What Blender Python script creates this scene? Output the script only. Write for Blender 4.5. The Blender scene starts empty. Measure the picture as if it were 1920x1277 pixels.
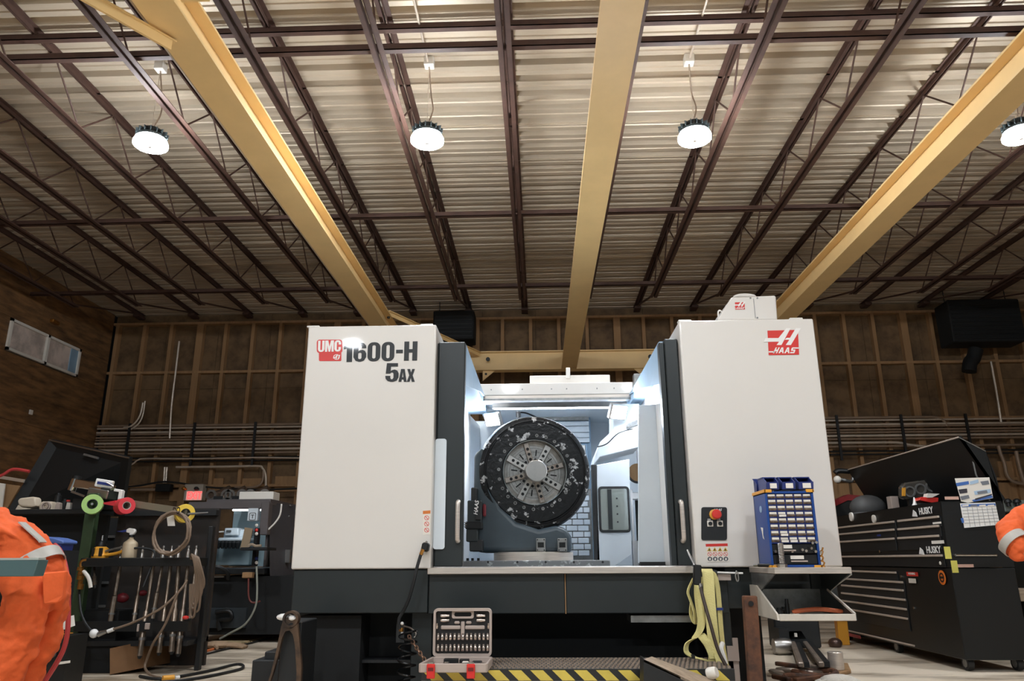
import bpy, bmesh, math, random
from mathutils import Vector, Matrix, Quaternion
random.seed(7)
S = bpy.context.scene
COL = S.collection
PI = math.pi
V = Vector

# ------------------------------------------------------------------ camera
FPX = 1420.0; CX, CY = 960.0, 638.5; CAMH = 1.12
PITCH = math.atan(412/FPX); YAW = math.atan(52/math.hypot(FPX, 412)); ROLL = math.radians(.3)
_f = V((-math.sin(YAW)*math.cos(PITCH), math.cos(YAW)*math.cos(PITCH), math.sin(PITCH)))
_r = V((math.cos(YAW), math.sin(YAW), 0)); _u = _r.cross(_f)
_r2 = _r*math.cos(ROLL)-_u*math.sin(ROLL); _u2 = _u*math.cos(ROLL)+_r*math.sin(ROLL)
CAMLOC = V((0, 0, CAMH))
cd = bpy.data.cameras.new('camera'); cam = bpy.data.objects.new('camera', cd); COL.objects.link(cam)
cd.sensor_width = 36; cd.lens = FPX/1920*36; cd.clip_start = .05; cd.clip_end = 200
m = Matrix((_r2, _u2, -_f)).transposed().to_4x4(); m.translation = CAMLOC
cam.matrix_world = m
S.camera = cam
def ray(x, y): return _r2*((x-CX)/FPX)+_u2*((CY-y)/FPX)+_f
def at(x, y, Y):            # point where the line of sight meets the plane at depth Y
    d = ray(x, y); return CAMLOC+d*(Y/d.y)
def atz(x, y, Z):
    d = ray(x, y); return CAMLOC+d*((Z-CAMH)/d.z)
def atx(x, y, X):
    d = ray(x, y); return CAMLOC+d*(X/d.x)

# ------------------------------------------------------------------ world, exposure
w = bpy.data.worlds.new('world'); S.world = w; w.use_nodes = True
bg = w.node_tree.nodes['Background']; bg.inputs[0].default_value = (.72, .92, 1, 1); bg.inputs[1].default_value = .14
S.view_settings.view_transform = 'Standard'; S.view_settings.look = 'None'
S.view_settings.exposure = 0.85; S.view_settings.gamma = 1; S.view_settings.use_curve_mapping = False
LAMP_E = 176.0         # emission of the high bay lenses
LAMP_ROWS = ((7.45, True), (1.4, False), (-4.35, False))
LAMP_X = ((-4.28, -.1), (-1.19, -.04), (1.77, .04), (5.37, .16))
WORK_E = 330.0         # work lights inside the machining centre

# ------------------------------------------------------------------ materials
def lin(c): return tuple(((v/255)/12.92 if v/255 <= .04045 else ((v/255+.055)/1.055)**2.4) for v in c)
MATS = {}
def mat(name, rgb, rough=.5, metal=0., var=0., vscale=4., bump=0., bscale=40., stretch=None, emit=0., alt=None, spec=.5, alpha=1., trans=0., coat=0., thr=None):
    if name in MATS: return MATS[name]
    m = bpy.data.materials.new(name); m.use_nodes = True
    nt = m.node_tree; N = nt.nodes; L = nt.links; b = N['Principled BSDF']
    col = (*lin(rgb), 1)
    b.inputs['Base Color'].default_value = col
    b.inputs['Roughness'].default_value = rough; b.inputs['Metallic'].default_value = metal
    b.inputs['Specular IOR Level'].default_value = spec
    if coat: b.inputs['Coat Weight'].default_value = coat; b.inputs['Coat Roughness'].default_value = .04
    if trans: b.inputs['Transmission Weight'].default_value = trans; b.inputs['IOR'].default_value = 1.45
    if alpha < 1: b.inputs['Alpha'].default_value = alpha
    if emit: b.inputs['Emission Color'].default_value = col; b.inputs['Emission Strength'].default_value = emit
    if var or bump or alt:
        tc = N.new('ShaderNodeTexCoord'); mp = N.new('ShaderNodeMapping'); L.new(tc.outputs['Object'], mp.inputs[0])
        if stretch: mp.inputs['Scale'].default_value = stretch
    if var or alt:
        nz = N.new('ShaderNodeTexNoise'); nz.inputs['Scale'].default_value = vscale; nz.inputs['Detail'].default_value = 6
        nz.inputs['Roughness'].default_value = .62
        L.new(mp.outputs[0], nz.inputs['Vector'])
        rp = N.new('ShaderNodeValToRGB')
        if alt:
            a0 = (*lin(alt), 1); t0, t1 = thr or (.4, .65)
            rp.color_ramp.elements[0].position = t0; rp.color_ramp.elements[1].position = t1
            rp.color_ramp.elements[0].color = col; rp.color_ramp.elements[1].color = a0
        else:
            rp.color_ramp.elements[0].position = .3; rp.color_ramp.elements[1].position = .72
            rp.color_ramp.elements[0].color = tuple(v*(1-var) for v in col[:3])+(1,)
            rp.color_ramp.elements[1].color = tuple(min(1, v*(1+var)) for v in col[:3])+(1,)
        L.new(nz.outputs['Fac'], rp.inputs[0]); L.new(rp.outputs[0], b.inputs['Base Color'])
        if emit: L.new(rp.outputs[0], b.inputs['Emission Color'])
    if bump:
        n2 = N.new('ShaderNodeTexNoise'); n2.inputs['Scale'].default_value = bscale; n2.inputs['Detail'].default_value = 4
        L.new(mp.outputs[0], n2.inputs['Vector'])
        bp = N.new('ShaderNodeBump'); bp.inputs['Strength'].default_value = bump; bp.inputs['Distance'].default_value = .02
        L.new(n2.outputs['Fac'], bp.inputs['Height']); L.new(bp.outputs[0], b.inputs['Normal'])
    MATS[name] = m
    return m
M = dict(
    white=mat('white_powder_coat', (226, 221, 214), .3, var=.02, vscale=1.2, coat=.45),
    grey=mat('charcoal_paint', (33, 39, 40), .42, var=.12, vscale=3),
    dark=mat('black_paint', (26, 28, 30), .5, var=.15, vscale=5),
    black=mat('black_plastic', (18, 20, 21), .45),
    matt=mat('matt_black', (16, 18, 19), .8),
    steel=mat('brushed_steel', (212, 202, 192), .34, .5, var=.18, vscale=5, stretch=(1, 1, 30)),
    satin=mat('satin_steel', (175, 172, 168), .32, 1, var=.1, vscale=8),
    dsteel=mat('grey_steel', (140, 140, 138), .38, .7, var=.25, vscale=14),
    chrome=mat('chrome', (215, 212, 208), .14, 1),
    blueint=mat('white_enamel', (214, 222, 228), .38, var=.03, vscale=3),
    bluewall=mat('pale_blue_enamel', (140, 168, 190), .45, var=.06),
    yellow=mat('crane_yellow_paint', (240, 206, 146), .42, var=.05, vscale=2.5),
    joist=mat('red_oxide_primer', (76, 52, 42), .7, var=.2, vscale=6),
    deck=mat('galvanised_deck', (192, 176, 154), .46, .2, var=.16, vscale=.9, stretch=(.35, 3, 1)),
    floor=mat('stained_concrete', (226, 211, 190), .62, var=.45, vscale=1.1, bump=.12, bscale=9, stretch=(.5, 1.6, 1), alt=(134, 117, 96), thr=(.44, .62)),
    ply=mat('dark_plywood', (138, 100, 62), .7, alt=(78, 56, 36), vscale=2.2, stretch=(.8, .8, 4.5), thr=(.38, .7)),
    ply2=mat('osb_sheathing', (122, 96, 66), .75, alt=(84, 64, 44), vscale=3.5, thr=(.4, .7)),
    stud=mat('pine_stud', (160, 124, 86), .75, var=.2, vscale=2, stretch=(6, 6, .5)),
    pipe=mat('galvanised_conduit', (214, 200, 184), .36, .35, var=.15, vscale=4),
    pipe2=mat('old_conduit', (150, 128, 108), .5, .15, var=.2, vscale=4),
    rubber=mat('black_rubber', (26, 27, 28), .6),
    red=mat('red_decal', (214, 52, 44), .35, coat=.45),
    pwhite=mat('white_decal', (240, 238, 234), .4, coat=.45),
    ink=mat('black_decal', (24, 26, 28), .45, coat=.16),
    orange=mat('orange_workwear', (232, 100, 46), .85, var=.12, vscale=7, bump=.5, bscale=11),
    refl=mat('silver_reflective_tape', (184, 180, 172), .45, var=.08, vscale=20),
    skin=mat('skin', (198, 150, 124), .55, var=.05),
    hair=mat('dark_hair', (40, 30, 24), .7),
    blue=mat('blue_plastic', (22, 66, 138), .4),
    dblue=mat('navy_plastic', (40, 56, 122), .4),
    gold=mat('yellow_plastic', (226, 160, 52), .45),
    brass=mat('brass', (196, 140, 70), .34, .9, var=.15, vscale=20),
    paper=mat('white_label', (232, 226, 216), .6),
    hoseR=mat('red_rubber_hose', (190, 62, 62), .5),
    hoseO=mat('orange_hose', (206, 110, 56), .5),
    hoseT=mat('tan_hose', (124, 104, 86), .55),
    sling=mat('yellow_polyester_webbing', (228, 216, 146), .8, var=.06, vscale=3, bump=.35, bscale=120),
    haz=mat('hazard_yellow', (214, 190, 84), .55, var=.12, vscale=9),
    rust=mat('rusty_steel', (112, 70, 46), .75, alt=(64, 44, 34), vscale=7, thr=(.4, .62)),
    wood=mat('weathered_timber', (168, 148, 126), .75, var=.25, vscale=3, stretch=(1, 14, 14)),
    case=mat('taupe_case_plastic', (178, 162, 152), .5),
    green=mat('dark_green_paint', (52, 72, 46), .5, var=.2, vscale=6),
    chips=mat('chip_covered_black', (14, 15, 17), .34, .35, alt=(176, 176, 176), vscale=11, thr=(.585, .61), bump=.25, bscale=26),
    glass=mat('window_glass', (205, 215, 220), .06, trans=.94),
)

# ------------------------------------------------------------------ geometry helpers
OFF = {}
def off(o): return OFF.get(o.name, V((0, 0, 0)))
class MB:
    def __init__(s): s.v = []; s.f = []
    def add(s, vs, fs):
        n = len(s.v); s.v += [V(p) for p in vs]; s.f += [tuple(i+n for i in f) for f in fs]; return s
    def box(s, x0, x1, y0, y1, z0, z1, T=None):
        vs = [V((x, y, z)) for z in (z0, z1) for y in (y0, y1) for x in (x0, x1)]
        if T: vs = [T @ p for p in vs]
        return s.add(vs, [(0, 2, 3, 1), (4, 5, 7, 6), (0, 1, 5, 4), (2, 6, 7, 3), (0, 4, 6, 2), (1, 3, 7, 5)])
    def cbox(s, c, sx, sy, sz, T=None):
        c = V(c)
        if T is None: return s.box(c.x-sx/2, c.x+sx/2, c.y-sy/2, c.y+sy/2, c.z-sz/2, c.z+sz/2)
        return s.box(-sx/2, sx/2, -sy/2, sy/2, -sz/2, sz/2, Matrix.Translation(c) @ T.to_4x4())
    def bar(s, p0, p1, wd, h, up=(0, 0, 1)):
        p0, p1 = V(p0), V(p1); d = (p1-p0).normalized(); up = V(up); sd = d.cross(up)
        if sd.length < 1e-4: sd = d.cross(V((1, 0, 0)))
        sd.normalize(); u = sd.cross(d)
        q = []
        for p in (p0, p1):
            for a, b in ((-1, -1), (1, -1), (1, 1), (-1, 1)): q.append(p+sd*(a*wd/2)+u*(b*h/2))
        return s.add(q, [(3, 2, 1, 0), (4, 5, 6, 7), (0, 1, 5, 4), (1, 2, 6, 5), (2, 3, 7, 6), (3, 0, 4, 7)])
    def tube(s, pts, r, n=8, cap=True, closed=False):
        pts = [V(p) for p in pts]; K = len(pts); rings = []; prev = None
        for i, p in enumerate(pts):
            if closed: t = pts[(i+1) % K]-pts[i-1]
            else: t = pts[min(i+1, K-1)]-pts[max(i-1, 0)]
            if t.length < 1e-9: t = V((0, 0, 1))
            t.normalize()
            if prev is None:
                a = t.orthogonal().normalized()
            else:
                a = prev-t*prev.dot(t)
                a = a.normalized() if a.length > 1e-6 else t.orthogonal().normalized()
            prev = a; b = t.cross(a); rr = r[i] if isinstance(r, (list, tuple)) else r
            rings.append([p+(a*math.cos(2*PI*k/n)+b*math.sin(2*PI*k/n))*rr for k in range(n)])
        vs = [q for R_ in rings for q in R_]; fs = []
        for i in range(K if closed else K-1):
            j = (i+1) % K
            for k in range(n): fs.append((i*n+k, i*n+(k+1) % n, j*n+(k+1) % n, j*n+k))
        if cap and not closed: fs += [tuple(range(n-1, -1, -1)), tuple((K-1)*n+k for k in range(n))]
        return s.add(vs, fs)
    def cyl(s, p0, p1, r, n=16, r2=None):
        return s.tube([p0, p1], [r, r if r2 is None else r2], n)
    def lathe(s, prof, o=(0, 0, 0), ax=(0, 0, 1), n=24, a0=0., cap=True):
        o = V(o); ax = V(ax).normalized(); a = ax.orthogonal().normalized()
        if abs(ax.z) < .9: a = V((0, 0, 1))-ax*ax.z; a.normalize()
        b = ax.cross(a); vs = []; fs = []
        for r, h in prof:
            for k in range(n):
                t = a0+2*PI*k/n; vs.append(o+ax*h+(a*math.cos(t)+b*math.sin(t))*r)
        for i in range(len(prof)-1):
            for k in range(n): fs.append((i*n+k, i*n+(k+1) % n, (i+1)*n+(k+1) % n, (i+1)*n+k))
        if cap and prof[0][0] > 1e-6: fs.append(tuple(range(n-1, -1, -1)))
        if cap and prof[-1][0] > 1e-6: fs.append(tuple((len(prof)-1)*n+k for k in range(n)))
        return s.add(vs, fs)
    def prism(s, poly, ext):
        poly = [V(p) for p in poly]; ext = V(ext); n = len(poly)
        vs = poly+[p+ext for p in poly]
        fs = [tuple(range(n)), tuple(range(2*n-1, n-1, -1))]+[(k, n+k, n+(k+1) % n, (k+1) % n) for k in range(n)]
        return s.add(vs, fs)
    def ribbon(s, pts, wd, side, th=.006):
        pts = [V(p) for p in pts]; vs = []; fs = []
        for i, p in enumerate(pts):
            sd = V(side[i] if isinstance(side, list) else side).normalized()
            t = (pts[min(i+1, len(pts)-1)]-pts[max(i-1, 0)]).normalized(); nn = t.cross(sd).normalized()
            for a, b in ((-1, -1), (1, -1), (1, 1), (-1, 1)): vs.append(p+sd*(a*wd/2)+nn*(b*th/2))
        K = len(pts)
        for i in range(K-1):
            for k in range(4): fs.append((i*4+k, i*4+(k+1) % 4, i*4+4+(k+1) % 4, i*4+4+k))
        fs += [(3, 2, 1, 0), tuple((K-1)*4+k for k in range(4))]
        return s.add(vs, fs)
    def sphere(s, c, rx, ry=None, rz=None, n=14, T=None):
        ry = ry or rx; rz = rz or rx; c = V(c); vs = []; fs = []; R_ = n//2
        for i in range(R_+1):
            a = PI*i/R_
            for k in range(n):
                t = 2*PI*k/n; p = V((rx*math.sin(a)*math.cos(t), ry*math.sin(a)*math.sin(t), rz*math.cos(a)))
                vs.append(c+(T @ p if T else p))
        for i in range(R_):
            for k in range(n): fs.append((i*n+k, (i+1)*n+k, (i+1)*n+(k+1) % n, i*n+(k+1) % n))
        return s.add(vs, fs)
    def build(s, name, material, parent=None, bevel=0., seg=1, sharp=35, base=None):
        me = bpy.data.meshes.new(name)
        if parent is not None: o0 = off(parent)
        elif base is not None: o0 = V(base)
        else:
            xs = [p.x for p in s.v]; ys = [p.y for p in s.v]
            o0 = V(((min(xs)+max(xs))/2, (min(ys)+max(ys))/2, min(p.z for p in s.v)))
        me.from_pydata([p-o0 for p in s.v], [], s.f)
        bm = bmesh.new(); bm.from_mesh(me)
        bmesh.ops.remove_doubles(bm, verts=bm.verts, dist=1e-5)
        bmesh.ops.recalc_face_normals(bm, faces=bm.faces)
        if bevel:
            ed = [e for e in bm.edges if len(e.link_faces) == 2 and e.calc_face_angle(0) > .6]
            bm.normal_update()
            on = [f.normal.copy() for f in bm.faces] if len(bm.faces) < 60 else []
            rv = bmesh.ops.bevel(bm, geom=ed, offset=bevel, segments=seg, affect='EDGES', profile=.5, clamp_overlap=True)
            bm.normal_update()
            for f in bm.faces: f.smooth = seg > 1 and not any(abs(f.normal.dot(q)) > .9995 for q in on)
        else:
            for f in bm.faces: f.smooth = True
        sm = [f.smooth for f in bm.faces]
        bm.to_mesh(me); bm.free()
        me.set_sharp_from_angle(angle=math.radians(sharp))
        if bevel: me.polygons.foreach_set('use_smooth', sm)
        me.materials.append(M[material] if isinstance(material, str) else material)
        o = bpy.data.objects.new(name, me); COL.objects.link(o)
        if parent is not None: o.parent = parent
        else: o.location = o0
        OFF[o.name] = o0
        return o
def tag(o, label, cat, group=None):
    o['label'] = label; o['category'] = cat
    if group: o['group'] = group
    return o
def struct(o, label=None):
    o['kind'] = 'structure'
    if label: o['label'] = label
    return o
def thing(name, label, cat, loc=(0, 0, 0), group=None):
    o = bpy.data.objects.new(name, None); COL.objects.link(o); o.location = V(loc); o.empty_display_size = .1
    OFF[o.name] = V(loc)
    return tag(o, label, cat, group)
def dup(root, loc, label, rotz=None, parent=None):
    c = root.copy(); COL.objects.link(c); c.location = V(loc)
    if rotz is not None: c.rotation_euler = (0, 0, rotz)
    if label: c['label'] = label
    if parent is not None: c.parent = parent
    OFF[c.name] = V(loc)
    for ch in list(root.children):
        d = ch.copy(); COL.objects.link(d); d.parent = c
        for g in list(ch.children):
            e = g.copy(); COL.objects.link(e); e.parent = d
    return c
def spline(pts, k=6, closed=False):
    pts = [V(p) for p in pts]; n = len(pts); out = []
    for i in range(n if closed else n-1):
        if closed: p0, p1, p2, p3 = pts[i-1], pts[i], pts[(i+1) % n], pts[(i+2) % n]
        else: p0, p1, p2, p3 = pts[max(i-1, 0)], pts[i], pts[i+1], pts[min(i+2, n-1)]
        for j in range(k):
            t = j/k
            out.append(.5*((2*p1)+(p2-p0)*t+(2*p0-5*p1+4*p2-p3)*t*t+(3*p1-p0-3*p2+p3)*t**3))
    if not closed: out.append(pts[-1])
    return out
def curve_mesh(cu, name, T, material, parent=None):
    tmp = bpy.data.objects.new('tmp', cu); COL.objects.link(tmp)
    dg = bpy.context.evaluated_depsgraph_get(); dg.update()
    me = bpy.data.meshes.new_from_object(tmp.evaluated_get(dg)); me.name = name
    bpy.data.objects.remove(tmp); bpy.data.curves.remove(cu)
    o0 = off(parent) if parent is not None else V((0, 0, 0))
    for v in me.vertices: v.co = (T @ v.co)-o0
    me.materials.clear(); me.materials.append(M[material] if isinstance(material, str) else material)
    o = bpy.data.objects.new(name, me); COL.objects.link(o)
    if parent is not None: o.parent = parent
    OFF[o.name] = o0
    return o
def fill(loops, name, T, material, parent=None, ext=.0008):   # filled flat outline, holes kept
    cu = bpy.data.curves.new(name, 'CURVE'); cu.dimensions = '2D'; cu.fill_mode = 'BOTH'; cu.extrude = ext
    for lp in loops:
        sp = cu.splines.new('POLY'); sp.points.add(len(lp)-1); sp.use_cyclic_u = True
        for q, (x, y) in zip(sp.points, lp): q.co = (x, y, 0, 1)
    return curve_mesh(cu, name, T, material, parent)
def text(body, name, origin, size, material, parent=None, xdir=(1, 0, 0), up=(0, 0, 1), bold=.012, sx=1., shear=0., align='LEFT', ext=.0006):
    cu = bpy.data.curves.new(name, 'FONT'); cu.body = body; cu.size = size; cu.offset = bold*size; cu.extrude = ext
    cu.shear = shear; cu.align_x = align; cu.resolution_u = 3
    x = V(xdir).normalized(); u = V(up).normalized(); n = x.cross(u)
    T = Matrix.Translation(V(origin)) @ Matrix((x, u, n)).transposed().to_4x4() @ Matrix.Diagonal((sx, 1, 1, 1))
    return curve_mesh(cu, name, T, material, parent)
def frame(o, x=(1, 0, 0), u=(0, 0, 1)):
    x = V(x).normalized(); u = V(u).normalized()
    return Matrix.Translation(V(o)) @ Matrix((x, u, x.cross(u))).transposed().to_4x4()
def rrect(x0, y0, x1, y1, r, k=4):
    o = []
    for cx, cy, a in ((x1-r, y0+r, -90), (x1-r, y1-r, 0), (x0+r, y1-r, 90), (x0+r, y0+r, 180)):
        for j in range(k+1):
            t = math.radians(a+90*j/k); o.append((cx+r*math.cos(t), cy+r*math.sin(t)))
    return o
ORD = ['first', 'second', 'third', 'fourth', 'fifth', 'sixth', 'seventh', 'eighth', 'ninth', 'tenth', 'eleventh', 'twelfth', 'thirteenth', 'fourteenth']

# ================================================================== the room
XL, XR, YB, YN, ZR = -9.8, 11.6, 16.5, -8.0, 6.64
b = MB().box(XL-.2, XR+.2, YN, YB+.2, -.2, 0); struct(b.build('floor', 'floor'), 'stained grey concrete shop floor')
# corrugated roof deck, ribs run across the hall
b = MB(); y = YN; prof = [(0, 0), (.08, 0), (.09, .014), (.105, .014), (.115, 0), (.19, 0), (.205, .11), (.285, .11), (.305, 0)]
ring = []
while y < YB+.1:
    for dy, dz in prof[:-1]:
        ring.append((y+dy, ZR+dz))
    ring.append((y+.07, ZR+.012)) if False else None
    y += .305
n = len(ring); vs = []
for X in (XL-.2, XR+.2):
    vs += [(X, a, c) for a, c in ring]
fs = [(i, i+1, n+i+1, n+i) for i in range(n-1)]
b.add(vs, fs)
struct(b.build('ceiling', 'deck', sharp=20), 'corrugated galvanised roof deck')
# deck side laps: small ridges where sheets overlap
lap = MB()
for y in (6.9, 7.85, 8.8, 9.7, 10.6, 11.5, 12.45, 13.4):
    lap.box(XL, XR, y, y+.03, ZR-.016, ZR-.002)
lp = lap.build('sheet_lap', 'deck', bpy.data.objects['ceiling'])

# left wall: plywood sheets, with a slim window near the back corner
wl = MB().box(XL-.16, XL-.03, YN, YB, 0, ZR).build('wall_left', 'matt'); struct(wl, 'dark plywood clad side wall')
WY0, WY1, WZ0, WZ1 = 13.08, 15.3, 4.9, 5.5
def plysheet(y0, y1, z0, z1):
    MB().box(XL-.03, XL-.006*random.random(), y0+.004, y1-.004, z0+.003, z1-.003).build('plywood_sheet', 'ply', wl)
y = -8.0
while y < YB-.1:
    y1 = min(y+2.44, YB)
    for z0, z1 in ((0, 1.22), (1.22, 2.44), (2.44, 3.66), (3.66, 4.88), (4.88, 5.52), (5.52, ZR)):
        if z0 == 4.88:
            for a, c in ((y, min(y1, WY0)), (max(y, WY1), y1)):
                if c-a > .05: plysheet(a, c, z0, z1)
        else: plysheet(y, y1, z0, z1)
    y = y1
wn = MB()
for a, c, d, e in ((WY0, WY1, WZ0, WZ0+.05), (WY0, WY1, WZ1-.05, WZ1), (WY0, WY0+.06, WZ0, WZ1), (WY1-.06, WY1, WZ0, WZ1), (14.17, 14.24, WZ0, WZ1)):
    wn.box(XL-.05, XL+.035, a, c, d, e)
win = wn.build('window_1', 'wframe' if 'wframe' in M else 'paper'); struct(win, 'white framed two-pane sliding window high on the plywood wall')
M['pane'] = mat('dusty_window_pane', (176, 162, 152), .35, alt=(226, 208, 196), vscale=1.7, thr=(.42, .6), bump=.3, bscale=60)
for a, c in ((WY0+.06, 14.17), (14.24, WY1-.06)):
    MB().box(XL-.028, XL-.012, a, c, WZ0+.05, WZ1-.05).build('pane', 'pane', win)
MB().box(XL-.012, XL+.004, 15.0, WY1-.06, WZ0+.05, WZ1-.05).build('blind', 'bluewall', win)
# small things on the plywood wall
tag(MB().cbox(atx(58, 773, XL+.015), .03, .09, .09).build('junction_box', 'paper', bevel=.006), 'small pale square box on the plywood wall below the window', 'junction box')
tag(MB().cbox(atx(103, 604, XL+.04), .08, .22, .07).build('wall_bracket', 'brass', bevel=.01), 'small tarnished bracket on the wall above the slim window', 'bracket')

# back wall: studs, girts and sheathing
wb = MB().box(XL-.16, XR+.16, YB+.03, YB+.16, 0, ZR).build('wall_back', 'matt'); struct(wb, 'stud framed back wall with bare sheathing')
x = XL
STW = .075
rows_z = [0.05, 1.3, 2.7, 4.0, 5.24, 6.4]
while x < XR-.1:
    x1 = min(x+1.22, XR)
    for z0, z1 in ((0, 2.44), (2.44, 4.88), (4.88, ZR)):
        MB().box(x+.003, x1-.003, YB, YB+.028, z0+.003, z1-.003).build('sheathing_panel', 'ply2', wb)
    x = x1
proto = None; i = 0; x = XL+.12
while x < XR:
    xs = (x, x+.075) if i % 5 == 3 else (x,)
    for xx in xs:
        if proto is None:
            proto = MB().box(xx-STW/2, xx+STW/2, YB-.14, YB-.001, .05, 6.4).build('stud', 'stud', wb)
            px0 = xx
        else:
            c = proto.copy(); COL.objects.link(c); c.location = (xx-px0, 0, 0)
    x += .635; i += 1
for z in rows_z:
    MB().box(XL+.02, XR-.02, YB-.145, YB-.003, z-.028, z+.028).build('girt', 'stud', wb)
# heavy blocking at the foot of the wall
for z in ():
    MB().box(XL+.02, XR-.02, YB-.19, YB-.147, z-.11, z+.11).build('rail_board', 'stud', wb)
wr = MB().box(XR, XR+.16, YN, YB, 0, ZR).build('wall_right', 'ply'); struct(wr, 'plywood clad side wall out of frame')

# ================================================================== roof joists (run away from the camera)
JX = [-.282+1.27*k for k in range(-7, 9)]
def make_joist():
    r = thing('roof_joist', '', 'roof joist', (0, 0, 6.0), 'open web roof joists')
    Y0, Y1, YE = -1.0, YB-.05, 13.88
    for sx in (-1, 1):
        m_ = MB()
        m_.box(min(sx*.012, sx*.07), max(sx*.012, sx*.07), Y0, YE+.1, 6.0, 6.008).box(min(sx*.012, sx*.02), max(sx*.012, sx*.02), Y0, YE+.1, 6.0, 6.055)
        m_.build('bottom_chord_angle', 'joist', r)
        m_ = MB(); m_.box(min(sx*.012, sx*.07), max(sx*.012, sx*.07), Y0, Y1, 6.624, 6.632).box(min(sx*.012, sx*.02), max(sx*.012, sx*.02), Y0, Y1, 6.575, 6.632)
        m_.build('top_chord_angle', 'joist', r)
    y = Y0
    while y < YE-.1:
        for a, bq in (((0, y, 6.03), (0, y+.62, 6.6)), ((0, y+.62, 6.6), (0, y+1.24, 6.03))):
            MB().cyl(a, bq, .011, 6).build('web_rod', 'joist', r)
        y += 1.24
    MB().bar((0, YE, 6.03), (0, Y1-.25, 6.6), .03, .03).build('end_diagonal', 'joist', r)
    MB().box(-.07, .07, Y1-.3, Y1, 6.52, 6.575).build('bearing_seat', 'joist', r)
    return r
j0 = make_joist()
side = lambda x: 'left' if x < 0 else 'right'
for k, x in enumerate(JX):
    if abs(x-(-.282)) < .01: lab = 'dark brown steel roof joist running straight back above the middle of the machine'
    elif x < 0: lab = 'dark brown open web roof joist, %s to the left of the central joist' % ORD[round((-.282-x)/1.27)-1]
    else: lab = 'dark brown open web roof joist, %s to the right of the central joist' % ORD[round((x+.282)/1.27)-1]
    if k == 0: j0.location.x = x; j0['label'] = lab
    else: dup(j0, (x, 0, 6.0), lab)
for y, z, lab in ((6.45, 6.06, 'brown bridging angle crossing the joists nearest the camera, low on their chords'), (6.72, 6.52, 'brown bridging angle tucked against the deck just beyond the nearest crossing angle'),
               (10.3, 6.06, 'brown bridging angle crossing the joists midway back behind the lamps'), (13.4, 6.06, 'brown bridging angle crossing the joists closest to the back wall')):
    tag(MB().box(XL+.05, XR-.05, y, y+.07, z, z+.008).box(XL+.05, XR-.05, y, y+.008, z, z+.07).build('bridging_angle', 'joist'), lab, 'bridging', 'joist bridging angles')

# ================================================================== yellow bridge crane beams
ZB = 5.0
def ibeam(m_, p0, p1, wd, h, tf=.022, tw=.016, shift=0):
    p0, p1 = V(p0), V(p1); d = (p1-p0).normalized(); sd = d.cross(V((0, 0, 1)))
    m_.bar(p0+V((0, 0, tf/2)), p1+V((0, 0, tf/2)), wd, tf)
    m_.bar(p0+V((0, 0, h-tf/2)), p1+V((0, 0, h-tf/2)), wd*.8, tf)
    m_.bar(p0+V((0, 0, h/2)), p1+V((0, 0, h/2)), tw, h-2*tf)
def crane(name, x, wd, h, y0, y1, label):
    t = thing(name, label, 'crane beam', (x, y0, ZB), 'yellow overhead crane beams')
    m_ = MB(); ibeam(m_, (x, y0, ZB), (x, y1, ZB), wd, h); m_.build('girder', 'yellow', t)
    for yy in (y1-.02,):
        MB().box(x-wd/2, x+wd/2, yy, yy+.02, ZB, ZB+h).build('end_plate', 'yellow', t)
    return t
cl = crane('crane_runway_beam', -2.73, .3, .34, .5, 15.55, 'yellow steel crane beam running back over the left cabinet')
cm = crane('crane_runway_beam', .655, .32, .30, .5, 15.55, 'yellow steel crane beam running back down the middle')
cr = crane('crane_runway_beam', 4.19, .3, .34, .5, 15.55, 'yellow steel crane beam slanting down behind the right cabinet')
# black rail beside the left beam, also standing in for a dark shadow
MB().box(-2.98, -2.93, .5, 15.3, 5.12, 5.2).box(-2.98, -2.87, .5, 15.3, 5.2, 5.215).build('shadow_rail', 'black', cl)
MB().tube([(-2.955, .5, 5.095), (-2.955, 15.3, 5.095)], .012, 8).build('bus_bar', 'pipe', cl)
# cross beam at the far end
t = thing('crane_end_beam', 'yellow cross beam joining the crane beams in front of the back wall', 'crane beam', (.7, 15.7, ZB), 'yellow overhead crane beams')
m_ = MB(); ibeam(m_, (-2.9, 15.7, ZB), (4.4, 15.7, ZB), .24, .42); m_.build('girder', 'yellow', t)
for px, py in ((915, 674), (1219, 669)):
    q = at(px, py, 15.57)
    MB().cyl(q, q+V((0, -.03, 0)), .045, 10).build('bolt', 'dark', t)
# diagonal braces
for (x0, y0, x1, y1, lab) in ((-2.66, 12.7, -1.25, 15.6, 'short yellow diagonal brace from the left crane beam to the cross beam'), (4.1, 12.9, 2.6, 15.6, 'short yellow diagonal brace from the right crane beam to the cross beam')):
    q = thing('crane_brace', lab, 'brace', (x0, y0, ZB+.3))
    m_ = MB(); m_.bar((x0, y0, ZB+.385), (x1, y1, ZB+.385), .12, .012).bar((x0, y0, ZB+.36), (x1, y1, ZB+.36), .012, .09); m_.build('angle_bar', 'yellow', q)
    MB().cyl((x0, y0+.12, ZB+.29), (x0, y0+.12, ZB+.40), .03, 8).build('bolt', 'dark', q)
# gusset plates under the cross beam
for px, lab in ((905, 'yellow triangular gusset under the left end of the crane cross beam'), (1212, 'yellow triangular gusset under the right end of the crane cross beam')):
    a = at(px, 703, 15.66); a.z = ZB; s_ = 1 if px < 1000 else -1
    g = MB().prism([a, a+V((.26*s_, 0, 0)), a+V((0, 0, -.22))], (0, .02, 0)).build('gusset_plate', 'yellow'); tag(g, lab, 'gusset', 'crane gussets')
    MB().cyl(a+V((.07*s_, -.02, -.07)), a+V((.07*s_, .0, -.07)), .025, 8).build('bolt', 'dark', g)
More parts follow.
